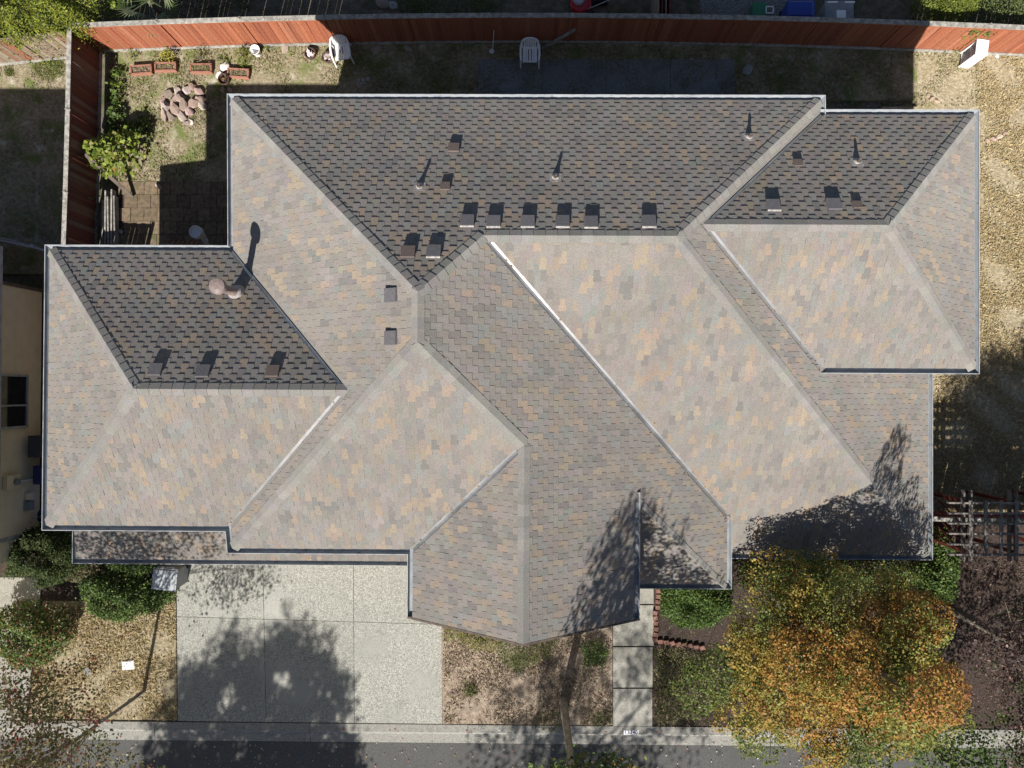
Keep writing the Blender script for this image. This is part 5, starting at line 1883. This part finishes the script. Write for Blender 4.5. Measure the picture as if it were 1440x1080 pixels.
for k in range(4):
    mb.tube([(.02 * k, .2 * math.cos(t), .35 + .2 * math.sin(t)) for t in np.linspace(0, 2 * math.pi, 15)], .02, 6, cap=False)
mb.build('hose_coil', mat_noise('hose_navy', [(0.02, 0.03, 0.07)], .6), hr)
mb = MB()
mb.box((0.03, 0, .3), (.04, .06, .6))
mb.build('reel_bracket', M_GREYP, hr)


def drum(name, label, cat, px, py, h, w, d, mat, lidmat, hgt):
    x, y = U(px, py, h)
    r = thing(name, label, cat, (x, y, 0))
    mb = MB()
    mb.box((0, 0, hgt / 2), (w * .9, d * .9, hgt), taper=1.1)
    mb.build('bin_body', mat, r)
    mb = MB()
    mb.box((0, 0, hgt + .02), (w, d, .04))
    mb.box((0, 0, hgt + .055), (w * .92, d * .92, .03), taper=.85)
    mb.build('lid', lidmat, r)
    for s in (-1, 1):
        mb = MB()
        mb.tube([(s * w * .36, d * .45, .1), (s * w * .46, d * .45, .1)], .1, 10)
        mb.build('wheel', M_BLACK, r)
    return r


M_DBIN = mat_noise('charcoal_plastic', [(0.075, 0.075, 0.08)], .5)
drum('wheelie_bin', 'charcoal wheeled bin against the tan wall in the side passage', 'bin', 54, 628, 1.0, .60, .66, M_DBIN, M_DBIN, 1.0)
drum('wheelie_bin', 'dark blue wheeled bin further along the side passage', 'bin', 61, 668, 1.0, .60, .56, M_BLUE, mat_noise('navy_lid', [(0.03, 0.04, 0.13)], .4), 1.0)

# ------------------------------------------------------------------ things beyond the back fence
drum('wheelie_bin', 'bright blue lidded bin behind the back fence', 'bin', 1126, 13, .9, .82, .5, M_BLUE, M_BLUE, .9)
x, y = U(1181, 14, .9)
tk = thing('storage_box', 'grey storage box with a white panel behind the back fence', 'storage box', (x, y, 0))
mb = MB()
mb.box((0, 0, .42), (.82, .55, .84))
mb.build('box_body', M_GREYP, tk)
mb = MB()
mb.box((0, 0, .87), (.88, .6, .06), taper=.95)
mb.build('lid', M_GREYP, tk)
mb = MB()
mb.box((.04, -.14, .907), (.28, .26, .012))
mb.build('white_panel', M_WPLAST, tk)
for s in (-.22, .3):
    mb = MB()
    mb.box((s, .24, .905), (.3, .05, .02))
    mb.build('hinge_strip', M_WPLAST, tk)
x, y = U(1072, 15, .3)
gb = thing('green_crate', 'green crate with a white frame behind the fence by the gravel', 'crate', (x, y, 0))
mb = MB()
mb.box((-.08, 0, .18), (.44, .4, .36), taper=1.1)
mb.build('crate_body', M_GREEN, gb)
mb = MB()
for (cx2, cy2, sx2, sy2) in ((.2, -.12, .24, .03), (.2, .08, .24, .03), (.09, -.02, .03, .2), (.31, -.02, .03, .2)):
    mb.box((cx2, cy2, .4), (sx2, sy2, .03))
mb.build('white_frame', M_WPLAST, gb)
# lawn mower
x, y = U(816, 3, .3)
lm = thing('lawn_mower', 'red push lawn mower parked behind the back fence', 'lawn mower', (x, y, 0), .06)
mb = MB()
mb.lathe((0, 0, 0), [(.30, .10), (.31, .2), (.26, .26), (.12, .28), (0, .28)], 20)
mb.box((.22, 0, .17), (.3, .42, .14), taper=.85)
mb.build('deck', M_RED, lm)
mb = MB()
mb.lathe((-.04, .05, 0), [(.16, .28), (.17, .36), (.14, .42), (0, .43)], 16)
mb.box((-.16, .08, .34), (.12, .2, .1))
mb.build('engine', mat_noise('engine_grey', [(0.42, 0.42, 0.45)], .4), lm)
for wx, wy, rr in ((-.30, -.26, .10), (-.30, .26, .10), (.30, -.28, .13), (.30, .28, .13)):
    mb = MB()
    mb.tube([(wx, wy - .03, rr), (wx, wy + .03, rr)], rr, 16)
    wo_ = mb.build('wheel', M_BLACK, lm)
    mb = MB()
    mb.tube([(wx, wy - .036, rr), (wx, wy + .036, rr)], rr * .55, 12)
    mb.build('rim', M_GREYP, wo_)
mb = MB()
for s in (-1, 1):
    mb.tube([(.2, s * .22, .25), (.9, s * .22, .85)], .014, 6)
mb.tube([(.9, -.22, .85), (.9, .22, .85)], .016, 6)
mb.build('handle', M_STEEL, lm)
mb = MB()
mb.box((.62, .1, .32), (.5, .4, .3), taper=.8)
mb.build('grass_bag', M_BLACK, lm)
# posts of the neighbour's dividing fence and stones there
df = thing('dividing_fence', 'short brown slatted fence end meeting the back fence', 'fence', (0, 0, 0))
xd, yd = U(931, 8, 1.0)
for k in range(4):
    mb = MB()
    mb.beam((xd - .18 + k * .11, fy(xd) + .12, .75), (xd - .18 + k * .11, fy(xd) + 3.2, .75), .03, 1.5)
    mb.build('slat', M_REDW if k % 2 else M_BARK, df)
for (px, py, s, c, lab) in ((538, 3, .5, (0.30, 0.25, 0.21), 'brown slab stone behind the fence'), (552, 6, .36, (0.40, 0.42, 0.44), 'grey slab stone beside the brown slab behind the fence'), (535, 18, .3, (0.24, 0.18, 0.14), 'dark reddish stone just behind the back fence')):
    rock(px, py, s, c, lab, sq=(1.1, .8, .35))
bush('far_weeds', 'low dark green weeds behind the middle of the back fence', 'weeds', ppx([(555, -30), (690, -30), (692, 18), (640, 20), (558, 20)], .1), .02, .35, 2600, .08, GRN, [1, 1, .5, 1], ratio=.3, rim=.4, stem=False)
bush('dark_thicket', 'dark shaded thicket behind the fence near the palm', 'shrub', ppx([(236, -60), (352, -60), (352, 16), (250, 20), (236, 16)], .2), .05, .9, 3000, .10, [(0.03, 0.04, 0.015), (0.05, 0.06, 0.02), (0.09, 0.09, 0.05)], [1, 1, .4], ratio=.2, rim=.4, stem=False)

# ------------------------------------------------------------------ grass, fallen leaves
def scatter_poly(poly, n):
    A = np.array(poly)
    out = []
    while len(out) < n:
        q = rng.uniform(A.min(axis=0), A.max(axis=0), (n, 2))
        ins = np.zeros(len(q), bool)
        j = len(A) - 1
        for i in range(len(A)):
            cond = ((A[i, 1] > q[:, 1]) != (A[j, 1] > q[:, 1])) & (q[:, 0] < (A[j, 0] - A[i, 0]) * (q[:, 1] - A[i, 1]) / (A[j, 1] - A[i, 1] + 1e-12) + A[i, 0])
            ins ^= cond
            j = i
        out += list(q[ins])
    return np.array(out[:n])


def tufts(name, polys, dens, size, palette, weights, mat=M_GRASS, z=.02, patchy=0.0, up=0.25):
    allq = []
    for poly in polys:
        A = np.array(poly)
        area = abs(sum(A[i][0] * A[(i + 1) % len(A)][1] - A[(i + 1) % len(A)][0] * A[i][1] for i in range(len(A)))) / 2
        q = scatter_poly(poly, int(area * dens))
        if patchy > 0:
            f = np.sin(q[:, 0] * 2.3 + 1.7 * np.sin(q[:, 1] * 1.1)) * np.sin(q[:, 1] * 2.9 + 1.3 * np.sin(q[:, 0] * 1.7)) + rng.normal(size=len(q)) * .35
            q = q[f > patchy - .5]
        allq.append(q)
    q = np.concatenate(allq)
    n = len(q)
    s = size * (0.5 + rng.random(n))
    C = np.column_stack([q, z + s * 0.25 * rng.random(n)])
    nr = rng.normal(size=(n, 3)) + np.array([0, 0, up])
    o = leaf_mesh(name, C, nr, s, pick_colours(n, palette, weights, .25), mat, None, .22)
    o['kind'] = 'stuff'
    return o


STRAWC = [(0.52, 0.42, 0.235), (0.42, 0.325, 0.17), (0.60, 0.51, 0.32), (0.33, 0.27, 0.13)]
side_vis = poly_px([(1372, 66), (1445, 74), (1445, 724), (1300, 724), (1300, 530), (1372, 530)])
tufts('dry_grass', [side_vis], 1300, .10, STRAWC, [1, 1, .8, .35], patchy=.25)
fl_vis = poly_px([(60, 850), (247, 846), (249, 1012), (40, 1009)])
tufts('dry_grass', [fl_vis], 1000, .11, STRAWC, [1, 1, .7, .4], patchy=.25)
bk_vis = poly_px([(150, 64), (1375, 64), (1375, 150), (1160, 150), (330, 132), (322, 255), (150, 255)])
tufts('back_grass', [bk_vis], 800, .085, [(0.42, 0.355, 0.235), (0.32, 0.25, 0.15), (0.18, 0.22, 0.06), (0.12, 0.155, 0.04), (0.30, 0.20, 0.12)], [1, .8, 1.1, .8, .3], patchy=.45)
nb_vis = poly_px([(-5, 76), (96, 74), (88, 335), (-5, 335)])
tufts('neighbour_grass', [nb_vis], 330, .08, [(0.34, 0.30, 0.23), (0.26, 0.21, 0.15), (0.16, 0.18, 0.07)], [1, .8, .3], patchy=.45)
fm_vis = poly_px([(623, 876), (860, 876), (860, 1020), (624, 1017)])
tufts('front_grass', [fm_vis], 900, .10, [(0.48, 0.39, 0.29), (0.36, 0.27, 0.20), (0.56, 0.48, 0.38), (0.16, 0.115, 0.08), (0.18, 0.19, 0.065)], [1, 1, .7, .7, .3], patchy=.4)
bd_vis = poly_px([(1030, 784), (1445, 784), (1445, 1030), (918, 1024), (918, 905), (1030, 905)])
tufts('bed_litter', [bd_vis], 300, .08, [(0.20, 0.13, 0.10), (0.30, 0.19, 0.14), (0.12, 0.12, 0.04), (0.42, 0.30, 0.24)], [1, .8, .6, .4], mat=M_LEAF, patchy=.3, up=1.0)
far_vis = poly_px([(130, -30), (1300, -30), (1300, 18), (130, 18)])
tufts('far_grass', [far_vis], 120, .09, [(0.16, 0.16, 0.06), (0.30, 0.24, 0.15), (0.09, 0.11, 0.03)], [1, .7, .6], patchy=.6)
rd_vis = poly_px([(150, 1016), (1330, 1026), (1330, 1090), (150, 1090)])
q = scatter_poly(rd_vis, 430)
C = np.column_stack([q, np.full(len(q), -.03) + np.where(q[:, 1] > KY1, .075, 0)])
fl_ = leaf_mesh('fallen_leaves', C, rng.normal(size=(len(q), 3)) * .25 + np.array([0, 0, 1]), .05 * (0.5 + rng.random(len(q))), pick_colours(len(q), [(0.62, 0.58, 0.52), (0.40, 0.30, 0.18), (0.45, 0.15, 0.08), (0.3, 0.3, 0.1)], [1, 1, .4, .4]), M_LEAF, None, .7)
fl_['kind'] = 'stuff'

pts_, nrm_ = [], []
for (a, b, k1, k2, nn_) in (('vEnd', 'R2W', 'E', 'S2', 60), ('gLt', 'gN', 'S', 'Wg', 34), ('jSl', 'lrE', 'W', 'Sl', 30), ('jS', 'nrW', 'E2', 'Sn', 26), ('skC', 'skE', 'Sk', 'Sk', 90), ('S2a', 'SEl', 'S2', 'S2', 90), ('Sta', 'stC', 'St', 'St', 40)):
    A, B = np.array(V[a]), np.array(V[b])
    for _ in range(nn_):
        k = random.choice((k1, k2))
        nv = np.array(PL[k][:3])
        nv = nv / np.linalg.norm(nv)
        t = random.random() ** 1.5
        p = A + (B - A) * t
        if k1 == k2:
            t = random.random()
            upv = np.array([0, 0, 1.0]) - nv * nv[2]
            upv /= np.linalg.norm(upv)
            p = A + (B - A) * t + upv * abs(random.gauss(0, .5))
        else:
            d = (B - A) / np.linalg.norm(B - A)
            w = np.cross(nv, d)
            cen = sum(np.array(V[q]) for q in SLOPES[k][0]) / len(SLOPES[k][0])
            if w @ (cen - (A + B) / 2) < 0:
                w = -w
            p = p + w * abs(random.gauss(0, .12))
        pts_.append(p + nv * .016)
        nrm_.append(nv + np.array([random.gauss(0, .2), random.gauss(0, .2), 0]))
rd_ = leaf_mesh('fallen_leaves', np.array(pts_), np.array(nrm_), .05 * (0.5 + rng.random(len(pts_))), pick_colours(len(pts_), [(0.30, 0.20, 0.10), (0.20, 0.14, 0.08), (0.34, 0.24, 0.08), (0.3, 0.1, 0.05)], [1, 1, .7, .4]), M_LEAF, None, .6)
rd_['kind'] = 'stuff'

q = scatter_poly(poly_px([(560, 66), (1290, 66), (1290, 134), (560, 134)]), 160)
C = np.column_stack([q, np.full(len(q), .042)])
lf_ = leaf_mesh('fallen_leaves', C, rng.normal(size=(len(q), 3)) * .25 + np.array([0, 0, 1]), .06 * (0.4 + rng.random(len(q))), pick_colours(len(q), [(0.34, 0.25, 0.14), (0.24, 0.18, 0.10), (0.5, 0.46, 0.4)], [1, 1, .3]), M_LEAF, None, .7)
lf_['kind'] = 'stuff'
